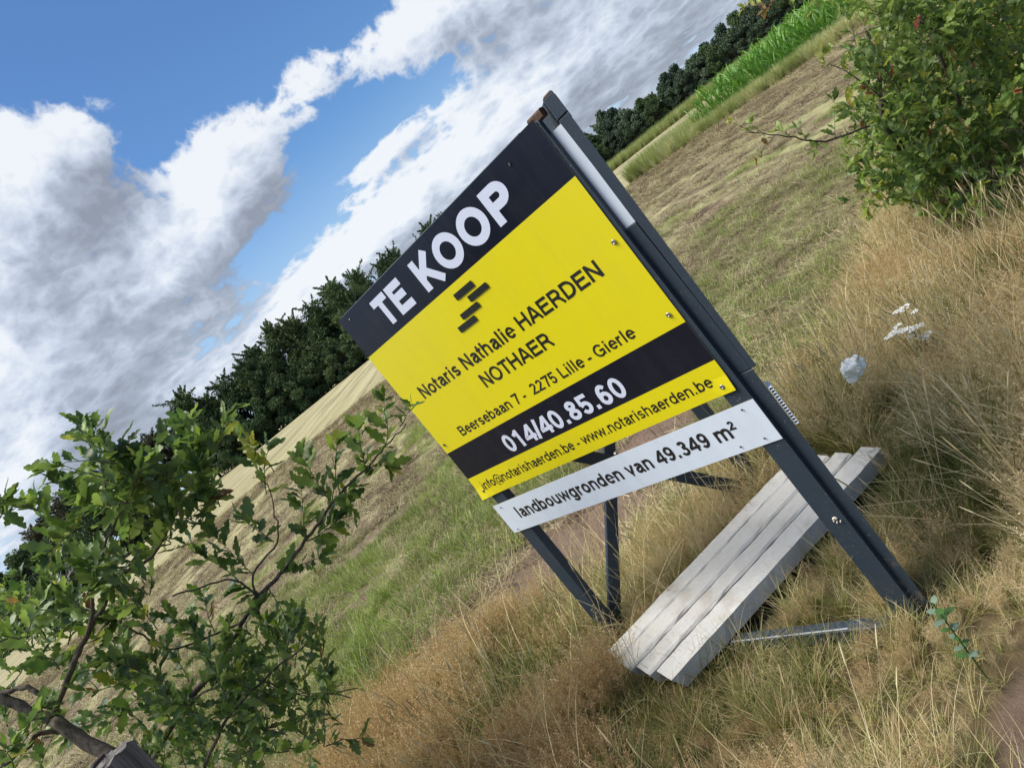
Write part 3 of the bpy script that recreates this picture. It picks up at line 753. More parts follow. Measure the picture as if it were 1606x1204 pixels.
# ---- lettering: stroke glyphs, cap height 1
def glyphs(w):
    h_ = w/2; X = .74; XH = X
    def arc(cx, cy, rx, ry, a0, a1, n=14): return [(cx+rx*math.cos(R_(a0+(a1-a0)*k/n)), cy+ry*math.sin(R_(a0+(a1-a0)*k/n))) for k in range(n+1)]
    G = {}
    U = 1-h_
    def stem(x, a=0, b=1): return [(x, a), (x, b)]
    l = .08+h_
    G[' '] = (.39, [])
    G['N'] = (1.0, [stem(l), [(l, 1-w*.1), (1-l, w*.1)], stem(1-l)])
    G['H'] = (1.0, [stem(l), stem(1-l), [(l, .53), (1-l, .53)]])
    G['A'] = (.96, [[(.0+h_*.9, 0), (.48-.02, 1)], [(.96-h_*.9, 0), (.48+.02, 1)], [(.2, .31), (.76, .31)]])
    G['E'] = (.93, [stem(l), [(l, U), (.86, U)], [(l, .53), (.8, .53)], [(l, h_), (.88, h_)]])
    G['L'] = (.80, [stem(l), [(l, h_), (.76, h_)]])
    G['T'] = (.84, [[(.02, U), (.82, U)], stem(.42, 0, 1-w*.5)])
    G['K'] = (.97, [stem(l), [(.84, 1), (l, .36)], [(.40, .60), (.90, 0)]])
    G['O'] = (1.08, [arc(.54, .5, .5-h_, .5-h_+.015, 90, 450, 30)])
    G['G'] = (1.08, [arc(.54, .5, .5-h_, .5-h_+.015, 40, 322, 26)+[(1.0-h_, .16), (1.0-h_, .47)], [(1.0, .47), (.56, .47)]])
    G['D'] = (1.0, [stem(l), [(l, U), (.45, U)]+arc(.45, .5, .5-h_, .5-h_, 90, -90, 18)+[(l, h_)]])
    def bowl(y0, y1, xr): r = (y1-y0)/2; return [(l, y1), (xr-r, y1)]+arc(xr-r, (y0+y1)/2, r, r, 90, -90, 12)+[(l, y0)]
    G['P'] = (.92, [stem(l), bowl(.46, U, .87-h_)])
    G['R'] = (1.0, [stem(l), bowl(.47, U, .88-h_), [(.50, .47), (.72, .36), (.93-h_*.3, 0)]])
    G['B'] = (.96, [stem(l), bowl(.53, U, .83-h_), bowl(h_, .53, .89-h_)])
    def bowlO(cx, rx): return arc(cx, X/2, rx, X/2-h_+.012, 90, 450, 24)
    G['o'] = (.84, [bowlO(.42, .36-h_)])
    G['b'] = (.84, [stem(l), bowlO(.44, .35-h_)]); G['d'] = (.84, [stem(.84-l), bowlO(.40, .35-h_)])
    G['g'] = (.84, [bowlO(.40, .35-h_), [(.84-l, X)]+[(.84-l, .02)]+arc(.42, -.02, .42-l, .20-h_*.3, 0, -165, 12)])
    def arch(x0, x1, down=0): rx = (x1-x0)/2; return arc((x0+x1)/2, X-h_-.19, rx, .19+.012, 180, 0, 12)+[(x1, down)]
    G['n'] = (.84, [stem(l, 0, X), arch(l, .84-l)]); G['h'] = (.84, [stem(l), arch(l, .84-l)])
    G['m'] = (1.24, [stem(l, 0, X), arch(l, .62), arch(.62, 1.24-l)])
    G['u'] = (.84, [stem(.84-l, 0, X), [(l, X)]+arc(.42, h_+.19, .42-l, .19+.012, 180, 360, 12)])
    G['r'] = (.55, [stem(l, 0, X), arc(l+.27, X-h_-.2, .27, .2, 180, 82, 8)])
    G['i'] = (.38, [stem(.19, 0, X), stem(.19, 1-w*.95, 1)]); G['l'] = (.38, [stem(.19)])
    G['t'] = (.46, [[(.20, .96), (.20, .17)]+arc(.33, .16, .13, .16-h_, 180, 285, 8), [(.02, X-h_*.9), (.43, X-h_*.9)]])
    G['f'] = (.46, [[(.20, 0), (.20, .82)]+arc(.36, .82, .16, .19-h_, 180, 80, 8), [(.02, X-h_*.9), (.43, X-h_*.9)]])
    G['v'] = (.76, [[(.01+h_, X), (.38, h_*1.1), (.75-h_, X)]])
    G['w'] = (1.08, [[(.0+h_, X), (.30, h_*1.4), (.54, X-w*.55), (.78, h_*1.4), (1.08-h_, X)]])
    G['e'] = (.80, [[(.09, .40), (.76-h_, .40)]+arc(.41, X/2, .35-h_, X/2-h_+.012, 6, 322, 22)])
    ry = (X-w)/4
    G['s'] = (.76, [arc(.38, X-h_-ry, .30-h_, ry, 25, 270, 14)+arc(.38, h_+ry, .31-h_, ry, 90, -155, 14)[1:]])
    G['a'] = (.78, [[(.72, 0), (.70-h_, .12), (.70-h_, X-.22)]+arc(.39, X-.22, .31-h_, .22-h_, 0, 165, 12), [(.70-h_, .46), (.36, .41)]+arc(.33, .22, .25-h_, .23-h_*.9, 110, 300, 12)+[(.70-h_, .22)]])
    D = .78
    G['0'] = (D, [arc(.39, .5, .34-h_, .5-h_+.01, 90, 450, 26)])
    G['1'] = (D, [stem(.44, 0, 1), [(.44, .90), (.16, .71)]])
    G['7'] = (D, [[(.05, U), (.72-h_*.4, U), (.50, .55), (.32+h_*.3, 0)]])
    G['2'] = (D, [arc(.38, .70, .31-h_, .30-h_, 165, -25, 14)+[(.10, h_*1.3), (.72, h_*1.0)]])
    G['3'] = (D, [arc(.37, .74, .29-h_, .26-h_, 160, -80, 12)+[(.32, .53)], [(.32, .53)]+arc(.37, .28, .32-h_, .28-h_+.02, 80, -165, 14)])
    G['4'] = (D, [[(.56, 0), (.56, .98)], [(.54, .93), (.09, .33), (.74, .27)][:2]+[(.09, .29), (.75, .29)]])
    G['5'] = (D, [[(.68, U), (.20, U), (.13+h_*.5, .50)], [(.14, .48)]+arc(.38, .33, .32-h_, .33-h_, 125, -160, 16)])
    six = [arc(.39, .32, .32-h_, .32-h_+.01, 90, 450, 20), arc(.42, .50, .35-h_, .5-h_, 45, 205, 14)]
    G['6'] = (D, six); G['9'] = (D, [[(D-x, 1-y) for x, y in s] for s in six])
    G['8'] = (D, [arc(.39, .74, .29-h_, .26-h_, 90, 450, 20), arc(.39, .28, .33-h_, .28-h_+.01, 90, 450, 20)])
    G['.'] = (.39, [stem(.19, 0, w*1.05)]); G['-'] = (.46, [[(.05, .32), (.41, .32)]]); G['/'] = (.40, [[(.04, -.02), (.36, 1.02)]])
    G['@'] = (1.36, [arc(.68, .42, .60, .60, -60, 262, 34), arc(.64, .40, .24, .28, 90, 450, 20), [(.96, .66), (.86, .18), (.92, .12), (1.02, .14), (1.14, .28)]])
    G['\u00b2'] = (.46, [[(x*.58, .46+y*.56) for x, y in G['2'][1][0]]])
    return G
def text_part(name, txt, u0, u1, vtop, vbase, wgt, m, y, parent, shear=0, track=0):
    G = glyphs(wgt); x = 0; strokes = []; word = 0
    lo, hi = 1e9, -1e9
    for ch in txt:
        adv, st = G[ch]
        if ch == ' ': word += 1
        for s in st:
            P = np.array(s, float); P = P[np.concatenate([[True], np.linalg.norm(np.diff(P, axis=0), axis=1) > 1e-4])]; P[:, 0] += x; sw = wgt*(.66 if ch in '@\u00b2' else 1); strokes.append((P, sw, word)); 
            lo = min(lo, P[:, 0].min()-sw/2); hi = max(hi, P[:, 0].max()+sw/2)
        x += adv+track
    sx = (u1-u0)/(hi-lo); sz = (vbase-vtop); bs = {}
    def bend_off(u, z): v = ZT-z; return .012*max(0, 1-math.hypot(u/.12, (1-v)/.07))+.006*max(0, 1-math.hypot((W_-u)/.1, (1-v)/.06)) if v < 1.001 else 0
    for k, (P, sw, wd_) in enumerate(strokes):
        b = bs.setdefault(wd_, MB())
        d = np.diff(P, axis=0); d /= (np.linalg.norm(d, axis=1)[:, None]+1e-9); n = np.stack([-d[:, 1], d[:, 0]], 1)
        closed = np.linalg.norm(P[0]-P[-1]) < 1e-6
        N = np.zeros_like(P)
        for i in range(len(P)):
            a = n[i-1] if i > 0 else (n[-1] if closed else n[0]); c = n[i] if i < len(n) else (n[0] if closed else n[-1])
            q = a+c; q /= (np.linalg.norm(q)+1e-9); N[i] = q/max(.45, q@c)
        A = P+N*sw/2; B = P-N*sw/2; yy = y-.00005*(k % 9)
        V = [((p[0]-lo)*sx+u0, yy, zz(vbase)+p[1]*sz) for p in A]+[((p[0]-lo)*sx+u0, yy, zz(vbase)+p[1]*sz) for p in B]; m_ = len(P)
        V = [(q[0], q[1]-bend_off(q[0], q[2]), q[2]) for q in V]
        b.raw(V, [(i, m_+i, m_+i+1, i+1) for i in range(m_-1)])
    for b in bs.values(): b.build(name, m, parent)
YL = -.0006
text_part('lettering', 'TE', .235, .508, .040, .166, .245, M['whitelet'], YL, board)
text_part('lettering', 'KOOP', .585, 1.192, .040, .167, .245, M['whitelet'], YL, board, track=.02)
text_part('lettering', 'Notaris Nathalie HAERDEN', .134, 1.290, .428, .4875, .178, M['ink'], YL, board)
text_part('lettering', 'NOTHAER', .501, .938, .529, .588, .178, M['ink'], YL, board)
text_part('lettering', 'Beersebaan 7 -  2275 Lille - Gierle', .176, 1.244, .661, .7065, .165, M['ink'], YL, board)
text_part('lettering', '014/40.85.60', .361, 1.068, .786, .8655, .20, M['whitelet'], YL, board)
text_part('lettering', 'info@notarishaerden.be - www.notarishaerden.be', .051, 1.366, .921, .963, .155, M['ink'], YL, board)
text_part('lettering', 'landbouwgronden van 49.349 m\u00b2', .128, 1.338, 1.0885, 1.1465, .185, M['ink'], YL, plate)
for (u0, u1, v0, v1) in ((.684, .806, .233, .259), (.737, .859, .270, .2945), (.644, .764, .304, .3275), (.588, .706, .336, .3605)):
    b = MB(); b.raw([(u0, -.003, zz(v1)), (u1, -.003, zz(v1)), (u1, -.003, zz(v0)), (u0, -.003, zz(v0))], [(0, 1, 2, 3)]); b.build('logo_bar', M['ink'], board)
def screw(u, v, r, parent, m, y=-.003):
    b = MB(); n = 14; V = []; pr = [(1.0, 0), (1.0, .3), (.72, .55), (.45, .5), (.38, .2), (.0001, .2)]
    for rr, hh in pr:
        for k in range(n): V.append((u+r*rr*math.cos(6.2832*k/n), y-r*hh*.7, zz(v)+r*rr*math.sin(6.2832*k/n)))
    b.raw(V, [(i*n+k, i*n+(k+1) % n, (i+1)*n+(k+1) % n, (i+1)*n+k) for i in range(len(pr)-1) for k in range(n)]); return b.build('screw', m, parent, smooth=True)
for u, v in ((1.393, .422), (1.391, .696), (1.388, .974)): screw(u, v, .0085, board, M['steel'])
screw(.029, .699, .0065, board, M['dark_steel']); screw(.040, .966, .007, board, M['dark_steel']); screw(1.26, .045, .005, board, M['dark_steel']); screw(.078, .030, .004, board, M['steel'])
for u, v in ((1.395, 1.068), (1.398, 1.182), (1.305, 1.182), (.060, 1.067), (.057, 1.191)): screw(u, v, .0038, plate, M['dark_steel'])

FR = M['frame']
# left leg, right leg (leans a touch), behind the sheets
b = MB(); b.beam((.088, .028, -.22), (.088, .028, 1.90), .082, .045, (1, 0, 0)); b.build('leg', FR, sign)
b = MB(); b.prism([(1.386, .004), (1.462, .004), (1.462, .0215), (1.386, .0215)], -.22, 1.905, bev=.003, top=[(1.350, .004), (1.4335, .004), (1.4335, .0215), (1.350, .0215)]); b.build('leg', FR, sign)
# second leg behind the gap, starts under the white sheet
b = MB(); b.prism([(1.415, .0225), (1.4965, .0225), (1.435, .10), (1.360, .10)], -.22, .945, bev=.002); b.build('leg', FR, sign)
b = MB(); b.prism([(1.415, .0228), (1.4925, .0228), (1.448, .075), (1.380, .075)], .947, 1.500, bev=.002, top=[(1.385, .0228), (1.478, .0228), (1.434, .075), (1.350, .075)]); b.build('corner_plank', FR, sign)
# outer stile of the second board with its split raw top
b = MB(); b.prism([(1.4955, .020), (1.5165, .020), (1.478, .068), (1.457, .068)], .948, 1.862, bev=.002, top=[(1.4785, .020), (1.5215, .020), (1.483, .068), (1.440, .068)]); b.build('stile', FR, sign)
b = MB(); b.prism([(1.4775, .019), (1.5225, .019), (1.484, .07), (1.439, .07)], 1.8645, 1.935, bev=.003); b.build('stile_head', FR, sign)
b = MB(); b.prism([(1.479, .0195), (1.521, .0195), (1.483, .0685), (1.441, .0685)], 1.9355, 1.941, top=[(1.483, .024), (1.514, .022), (1.480, .064), (1.447, .062)]); b.build('end_grain', M['raw'], sign)
# second panel direction, from the right corner back to the rear leg
q2 = np.array([-.732, .681, 0]); n2_ = np.array([.681, .732, 0])      # n2_: its outer side
R0 = np.array([1.472, .060, 0])
def along(s, z, o=0): return R0+q2*s+n2_*o+np.array([0, 0, z])
b = MB(); b.beam(along(.005, 1.893), along(1.40, 1.893), .045, .085, n2_); b.build('top_rail', FR, sign)
b = MB(); b.beam(along(.02, 1.705, .012), along(1.40, 1.705, .012), .003, .285, n2_, bev=.0005); ws = b.build('white_sheet', M['white'], sign)
b = MB(); b.beam(along(.02, 1.24, .013), along(1.40, 1.24, .013), .003, .60, n2_, bev=.0005); b.build('rear_board', M['navy'], sign)
b = MB(); b.prism([(1.40, .0245), (1.4775, .0245), (1.4775, .0265), (1.40, .0265)], 1.502, 1.853, top=[(1.38, .0245), (1.478, .0245), (1.478, .0265), (1.38, .0265)]); b.build('white_backing', M['white'], sign)
# rear leg
b = MB(); b.beam((.455, 1.01, -.22), (.455, 1.01, 1.93), .07, .045, (1., .3, 0)); b.build('leg', FR, sign)
# top rail of the front panel, its raw end stands proud
b = MB(); b.beam((.02, .03, 1.893), (1.3455, .03, 1.893), .05, .045, (0, 0, 1)); b.build('top_rail', FR, sign)
b = MB(); b.beam((1.385, .035, 1.914), (1.446, .035, 1.914), .030, .026, (0, 0, 1), bev=.006); b.build('rail_end', M['raw'], sign)
# crossed braces between left leg and rear leg
Lp = np.array([.10, .052, 0]); Bp = np.array([.43, .985, 0]); dl = (Bp-Lp)/np.linalg.norm(Bp-Lp); DL = np.linalg.norm(Bp-Lp)
nl = np.array([-dl[1], dl[0], 0])
b = MB(); b.beam(Lp+nl*.012+np.array([0, 0, .10]), Bp+nl*.012+np.array([0, 0, 1.25]), .062, .022, np.cross(dl, nl)); b.build('brace', FR, sign)
b = MB(); b.beam(Bp-nl*.012+np.array([0, 0, .025]), Lp-nl*.012+np.array([0, 0, 1.22]), .062, .022, np.cross(dl, nl)); b.build('brace', FR, sign)
c0 = Lp+dl*.51+nl*-.025+np.array([0, 0, .668]); b = MB(); b.tube([c0, c0-nl*.012], [.012, .008], 8); b.build('bolt', M['steel'], sign)
# ground rail of the front panel, and its worn bright edge
RI = ROOT.inverted(); _a = Vector((*on_ground(1140, 1006, -.065), -.080)); _b = Vector((*on_ground(1397, 977, -.065), -.080)); _a = _a-(_b-_a)*1.05
ra, rb_ = np.array(RI @ _a), np.array(RI @ _b)
b = MB(); b.beam(ra, rb_, .062, .050, (0, 0, 1), bev=.006); b.build('ground_rail', FR, sign)
_d = (rb_-ra)/np.linalg.norm(rb_-ra); _o = np.array([_d[1], -_d[0], 0]); _q = _o*.021+np.array([0, 0, .0315]); b = MB(); b.beam(ra+(rb_-ra)*.5+_q, ra+(rb_-ra)*.9+_q, .0025, .007, (0, 0, 1), bev=.0005); b.build('worn_edge', mat('rubbed_paint', (.32, .34, .36), .5), sign)
# bird dropping / chipped fixing on the right leg
sp_ = MB()
for k in range(7):
    a = k*.9; sp_.tube([(1.425+.010*math.cos(a)*k*.25, .003, .395+.008*math.sin(a)*k*.3), (1.425+.010*math.cos(a)*k*.25, -.001-.0006*k, .393+.008*math.sin(a)*k*.3)], [.0055-.0005*k, .004-.0004*k], 7)
sp_.build('paint_chip', mat('chipped_plaster', (.5, .46, .38), .9), sign)
# corrugated plastic offcut behind the leg
def corr():
    b = MB(); n = 13; h = .138; p = h/n; z0 = .730
    def wall(u, t, z0, z1): b.prism([(u, .024), (u+t, .024), (u+t-.040, .085), (u-.040, .085)], z0, z1)
    wall(1.4985, .0011, z0, z0+h); wall(1.5115, .0011, z0, z0+h)
    for k in range(n+1): wall(1.4998, .0115, z0+k*p-.0008, z0+k*p+.0008)
    return b
cc = corr().build('corrugated_sheet', M['white']); cc.matrix_world = ROOT; tag(cc, 'white corrugated plastic offcut sticking out behind the right leg of the sign', 'plastic sheet')

# ------------------------------------------------------------------ concrete posts
def concf(g, b):
    P = objc(g); n = g.noise(P, 9, 8, .72); f = g.noise(P, 80, 6, .75); st = g.noise(g.mapv(P, (1.2, 14, 6)), 6, 5, .7, 1.0)
    oi = g.n('ShaderNodeObjectInfo').outputs['Random']
    c = g.mix(n, (.40, .385, .34), (.62, .615, .585))
    c = g.mix(g.mul(oi, .35), c, (.36, .325, .27))
    c = g.mix(g.mul(g.ss(st, .57, .70), .7), c, (.72, .71, .68))
    c = g.mix(g.mul(g.ss(f, .56, .70), .6), c, (.17, .155, .13))
    c = g.mix(g.mul(g.ss(g.noise(P, 4, 4, .6), .60, .75), .35), c, (.24, .18, .12))
    g.put(b.inputs['Base Color'], c); bump(g, b, g.add(f, g.mul(n, 1.0)), .8, .004)
M['conc'] = mat('weathered_concrete', rough=.9, spec=.2, build=concf)
tdir = np.array([.963, .270]); pdir = np.array([.270, -.963]); P1 = np.array([-.384, 3.003])
defs = [(0, -.010, 1.235, .002, .114, .0), (1, -.020, 1.250, .120, .2425, .004), (2, .006, 1.275, .2455, .354, .000), (3, .034, 1.318, .3625, .487, -.002)]
labs = ['rearmost of the four grey concrete fence posts lying side by side, nearest the brown soil', 'second concrete post from the back, pale smooth top, lying between two others',
        'third concrete post from the back, touching the second with a hairline joint', 'front concrete post of the row, the longest one, its dark side towards the viewer']
for i_, s0, s1, t0, t1, dz in defs:
    b = MB(); w_ = t1-t0; hh = .066; ch = .010
    sec = [(0, 0), (w_, 0), (w_, hh-ch*.8), (w_-ch, hh), (ch, hh), (0, hh-ch)]
    if i_ == 3: sec = [(0.01, 0), (w_+.002, 0), (w_, hh), (ch, hh), (0, hh-ch)]
    ns = 26; V = []; L = s1-s0; k_ = len(sec)
    for j in range(ns+1):
        t = j/ns; 
        for (a, c) in sec:
            ex = .016*(1-c/hh) if j == 0 else (-.012*(1-c/hh) if j == ns else 0)
            V.append((L*t+ex*(1 if i_ != 3 else 2)+npr.normal()*.0004, -a+npr.normal()*.0018, c+npr.normal()*.0010))
    b.raw(V, [(j*k_+k, (j+1)*k_+k, (j+1)*k_+(k+1) % k_, j*k_+(k+1) % k_) for j in range(ns) for k in range(k_)])
    b.f.append(np.array([list(range(k_))])); b.mi.append(np.array([0])); b.f.append(np.array([[ns*k_+q for q in reversed(range(k_))]])); b.mi.append(np.array([0]))
    o = b.build('concrete_post', M['conc'])
    p = P1+tdir*s0+pdir*t0; o.location = (p[0], p[1], -.036+dz); o.rotation_euler = (0, 0, math.atan2(tdir[1], tdir[0]))
    tag(o, labs[i_], 'concrete post', 'concrete fence posts stacked on the sign foot')

# ------------------------------------------------------------------ oak bushes
def oak_leaf_mesh(k, L=1.0):
    r = random.Random(k); nl = 4; b = MB(); top = []; n = 21
    wmax = .33+r.uniform(-.03, .04)
    for i in range(n+1):
        t = i/n; base = math.sin(math.pi*min(1, t**.85*.98+.02))**.8*(.35+.65*t)*1.1 if t < .97 else .25
        lob = .44+.56*abs(math.sin(math.pi*(t*nl*.94+.12)))**.6
        wd = wmax*base*lob
        if t < .04: wd = .01
        top.append((t, max(.008, wd)))
    cur = r.uniform(.08, .35)*r.choice((-1, 1, 1)); fold = r.uniform(.1, .5); tw = r.uniform(-.25, .25)
    V = []
    for t, wd in top:
        zc = -cur*t*t*.6+.03*math.sin(t*9+k)
        for sgn in (-1, 0, 1):
            q = sgn*wd; V.append((t*L, q*math.cos(fold), zc+abs(q)*math.sin(fold)+tw*q*t))
    F = []
    for i in range(n):
        a = i*3; F += [(a, a+3, a+4, a+1), (a+1, a+4, a+5, a+2)]
    b.raw(V, F); st = [(-.12, -.006, .01), (-.12, .006, .01), (0.02, .008, 0), (.02, -.008, 0)]
    b.raw(st, [(0, 1, 2, 3)]); return np.concatenate(b.v), np.concatenate([f for f in b.f])
LV = [oak_leaf_mesh(k) for k in range(6)]
leaf_data = {}
def leaf_mesh(v, mi):
    if (v, mi) not in leaf_data:
        b = MB(); b.raw(*LV[v]); leaf_data[(v, mi)] = b.build('leaf', LM[mi], smooth=True, link=False).data
    return leaf_data[(v, mi)]
def frame(d, up):
    d = d/np.linalg.norm(d); s = np.cross(up, d); s /= (np.linalg.norm(s)+1e-9); u = np.cross(d, s); return np.stack([d, s, u], 1)
class Oak:
    def __init__(s, pal, k=1): s.k = k; s.wood = MB(); s.leaves = []; s.pal = pal; s.limbs = []
    def limb(s, pts, r0, r1, thick=False):
        # smooth the path
        P = np.array(pts, float); out = []
        for i in range(len(P)-1):
            p0, p1, p2, p3 = P[max(i-1, 0)], P[i], P[i+1], P[min(i+2, len(P)-1)]
            for t in np.linspace(0, 1, 6)[:-1]: out.append(.5*((2*p1)+(-p0+p2)*t+(2*p0-5*p1+4*p2-p3)*t*t+(-p0+3*p1-3*p2+p3)*t**3))
        out.append(P[-1]); n = len(out)
        out = [o+npr.normal(size=3)*.0025 for o in out]
        b = MB(); s.limbs.append(b); b.tube(out, [r0+(r1-r0)*k/(n-1) for k in range(n)], 8 if r0 > .008 else 5)
        return np.array(out)
    def leaf(s, p, d, size, mi=None, up=None):
        size = size*s.k
        u = np.array([npr.normal()*.75, npr.normal()*.75, 1.]) if up is None else up
        s.leaves.append((p, frame(d, u), size, npr.randint(6), s.pick() if mi is None else mi))
    def pick(s):
        x = npr.rand(); c = 0
        for k, w in enumerate(s.pal):
            c += w
            if x < c: return k
        return 0
    def twig(s, p, d, L, n, size=.075, mi=None, r=.0022):
        d = d/np.linalg.norm(d); pts = [p]; q = p.copy()
        for k in range(5):
            d = d+npr.normal(size=3)*.13+np.array([0, 0, .03]); d /= np.linalg.norm(d); q = q+d*L/5; pts.append(q.copy())
        s.wood.tube(pts, [r*(1-.12*k) for k in range(6)], 4)
        pts = np.array(pts)
        for k in range(n):
            t = (k+.6)/n*5; i = min(4, int(t)); c = pts[i]+(pts[i+1]-pts[i])*(t-i)
            o = npr.normal(size=3); o -= d*(o@d); o /= np.linalg.norm(o); ld = o*npr.uniform(.6, 1.1)+d*npr.uniform(.35, .9)+np.array([0, 0, .15])
            s.leaf(c, ld, size*npr.uniform(.5, 1.3), mi)
        for k in range(4):       # rosette at the tip
            o = npr.normal(size=3); o -= d*(o@d); o /= np.linalg.norm(o); s.leaf(pts[-1], d*1.0+o*.8, size*npr.uniform(.7, 1.1), mi)
        return pts
    def finish(s, root_name, root, label, cat, label_group=None, maxobj=300):
        e = empty(root_name, root); inv = -np.array(root, float)
        for k, mb in enumerate(s.limbs): o = mb.build('trunk' if k == 0 else 'branch', M['bark'], e, smooth=True); o.location = tuple(inv)
        o = s.wood.build('twigs', M['bark'], e, smooth=True); o.location = tuple(inv); o['kind'] = 'stuff'
        dist = [np.linalg.norm(l[0]-np.array([0, 0, CAM_H]))/l[2] for l in s.leaves]
        px, py, dd = project([l[0] for l in s.leaves]); inside = (px > 0) & (px < 1606) & (py > 0) & (py < 1204)
        order = np.argsort(np.array(dist)+np.where(inside, 0, 1e5)); ids = set(order[:maxobj])
        rest = MB()
        for k, (p, Fm, sz, v, mi) in enumerate(s.leaves):
            if k in ids:
                o = bpy.data.objects.new('leaf', leaf_mesh(v, mi)); COL.objects.link(o); o.parent = e
                mw = Matrix([[*(Fm[r]*sz), p[r]+inv[r]] for r in range(3)]+[[0, 0, 0, 1]]); o.matrix_local = mw
            else:
                V, F = LV[v]; V = V[:, :3]@(Fm*sz).T+p+inv; rest.raw(V, F, mi)
        if rest.v: o = rest.build('foliage', LM, e, smooth=True); o['kind'] = 'stuff'
        return tag(e, label, cat)
def A3(l): return [at(*p) for p in l]
oak = Oak([.52, .24, .205, .02, .006, .002], 1.08)
trunk = oak.limb(A3([(300, 1290, 2.35), (225, 1215, 2.4), (150, 1172, 2.45), (85, 1128, 2.5)]), .028, .020, True)
l1 = oak.limb(A3([(85, 1128, 2.5), (40, 1112, 2.5), (0, 1092, 2.5), (-60, 1060, 2.5)]), .0185, .017, True)
l2 = oak.limb(A3([(85, 1122, 2.5), (112, 1047, 2.5), (150, 970, 2.5), (190, 905, 2.5), (238, 872, 2.55), (270, 820, 2.6)]), .0115, .004)
l3 = oak.limb(A3([(112, 1047, 2.5), (141, 979, 2.45), (150, 900, 2.45), (175, 830, 2.45), (213, 765, 2.4)]), .008, .003)
l4 = oak.limb(A3([(80, 1110, 2.5), (60, 1085, 2.5), (28, 1078, 2.5), (0, 1086, 2.5), (-30, 1080, 2.5)]), .009, .007)
l5 = oak.limb(A3([(-20, 1215, 2.4), (40, 1175, 2.4), (60, 1150, 2.45), (110, 1146, 2.5)]), .007, .009)
s1 = oak.limb(A3([(215, 1240, 2.8), (250, 1170, 2.8), (291, 1105, 2.8), (335, 1049, 2.8), (372, 990, 2.8), (405, 935, 2.8)]), .013, .008, True)
s2 = oak.limb(A3([(405, 935, 2.8), (440, 900, 2.8), (480, 848, 2.8), (520, 790, 2.8), (572, 736, 2.8), (605, 700, 2.75), (640, 662, 2.7)]), .0085, .002)
s3 = oak.limb(A3([(405, 935, 2.8), (396, 900, 2.8), (435, 850, 2.8), (430, 800, 2.8), (418, 760, 2.8)]), .005, .002)
s4 = oak.limb(A3([(383, 974, 2.8), (330, 995, 2.8), (267, 1018, 2.75), (215, 992, 2.7), (184, 974, 2.7)]), .005, .003)
s5 = oak.limb(A3([(405, 935, 2.8), (370, 910, 2.75), (330, 915, 2.75), (270, 935, 2.7)]), .0045, .003)
s6 = oak.limb(A3([(300, 1260, 2.6), (330, 1180, 2.6), (360, 1120, 2.6), (420, 1060, 2.6), (480, 1010, 2.6)]), .008, .003)
s7 = oak.limb(A3([(291, 1105, 2.8), (330, 1080, 2.75), (400, 1065, 2.7), (470, 1090, 2.7), (560, 1080, 2.7)]), .005, .002)
UP = np.array([0, 0, 1.])
def tw(o, px, py, dep, ex, ey, L=None, n=8, size=.075, mi=None):
    a = at(px, py, dep); b_ = at(ex, ey, dep+npr.uniform(-.12, .12)); o.twig(a, b_-a, np.linalg.norm(b_-a) if L is None else L, n, size, mi)
# named shoots
for a in [(170, 790, 2.45, 158, 668), (158, 730, 2.4, 205, 700), (213, 765, 2.4, 235, 690), (60, 800, 2.4, 10, 790), (150, 840, 2.45, 45, 790), (120, 830, 2.4, 70, 870), (190, 880, 2.5, 100, 880),
          (270, 820, 2.6, 300, 740), (300, 780, 2.6, 335, 665), (335, 720, 2.6, 352, 655), (238, 872, 2.55, 330, 790), (300, 830, 2.6, 360, 770), (213, 765, 2.45, 300, 720), (20, 810, 2.2, -20, 790), (0, 812, 2.2, 28, 775),
          (418, 760, 2.8, 380, 680), (418, 775, 2.8, 400, 700), (430, 850, 2.8, 380, 800), (480, 848, 2.8, 470, 770), (480, 848, 2.8, 540, 830), (520, 790, 2.8, 470, 720), (520, 790, 2.8, 540, 700), (572, 736, 2.8, 560, 680),
          (572, 736, 2.8, 600, 720), (600, 705, 2.75, 650, 650), (540, 770, 2.8, 570, 790), (505, 830, 2.8, 560, 780), (440, 900, 2.8, 500, 870), (405, 935, 2.8, 330, 870), (396, 900, 2.8, 350, 830),
          (420, 920, 2.8, 440, 990), (350, 1020, 2.8, 420, 1010), (184, 974, 2.7, 110, 930), (215, 992, 2.7, 170, 1030)]:
    tw(oak, *a, n=12)
for a in [(430, 740, 2.8, 385, 672), (400, 715, 2.8, 400, 690), (120, 870, 2.4, 130, 838)]: tw(oak, *a, n=4, size=.07, mi=3)
tw(oak, 628, 668, 2.7, 658, 634, n=4, size=.060, mi=0)
tw(oak, 560, 690, 2.8, 575, 664, n=3, size=.05, mi=3)
# leafy masses: twigs leaving the limbs inside the bush
def mass(o, poly, n, dep, size=.072, nl=9, L=(.10, .2), mi=None):
    xs = [p[0] for p in poly]; ys = [p[1] for p in poly]; c = 0
    def inside(x, y):
        r = False; j = len(poly)-1
        for i in range(len(poly)):
            if (poly[i][1] > y) != (poly[j][1] > y) and x < (poly[j][0]-poly[i][0])*(y-poly[i][1])/(poly[j][1]-poly[i][1])+poly[i][0]: r = not r
            j = i
        return r
    while c < n:
        x, y = npr.uniform(min(xs), max(xs)), npr.uniform(min(ys), max(ys))
        if not inside(x, y): continue
        c += 1; p = at(x, y, npr.uniform(*dep)); d = npr.normal(size=3)*.6+np.array([0, 0, .8]); o.twig(p, d, npr.uniform(*L), nl, size*npr.uniform(.8, 1.1), mi)
mass(oak, [(60, 790), (180, 700), (260, 690), (300, 760), (250, 870), (150, 900), (100, 880)], 30, (2.3, 2.75))
mass(oak, [(230, 790), (330, 690), (370, 760), (330, 830), (250, 890)], 19, (2.5, 2.9))
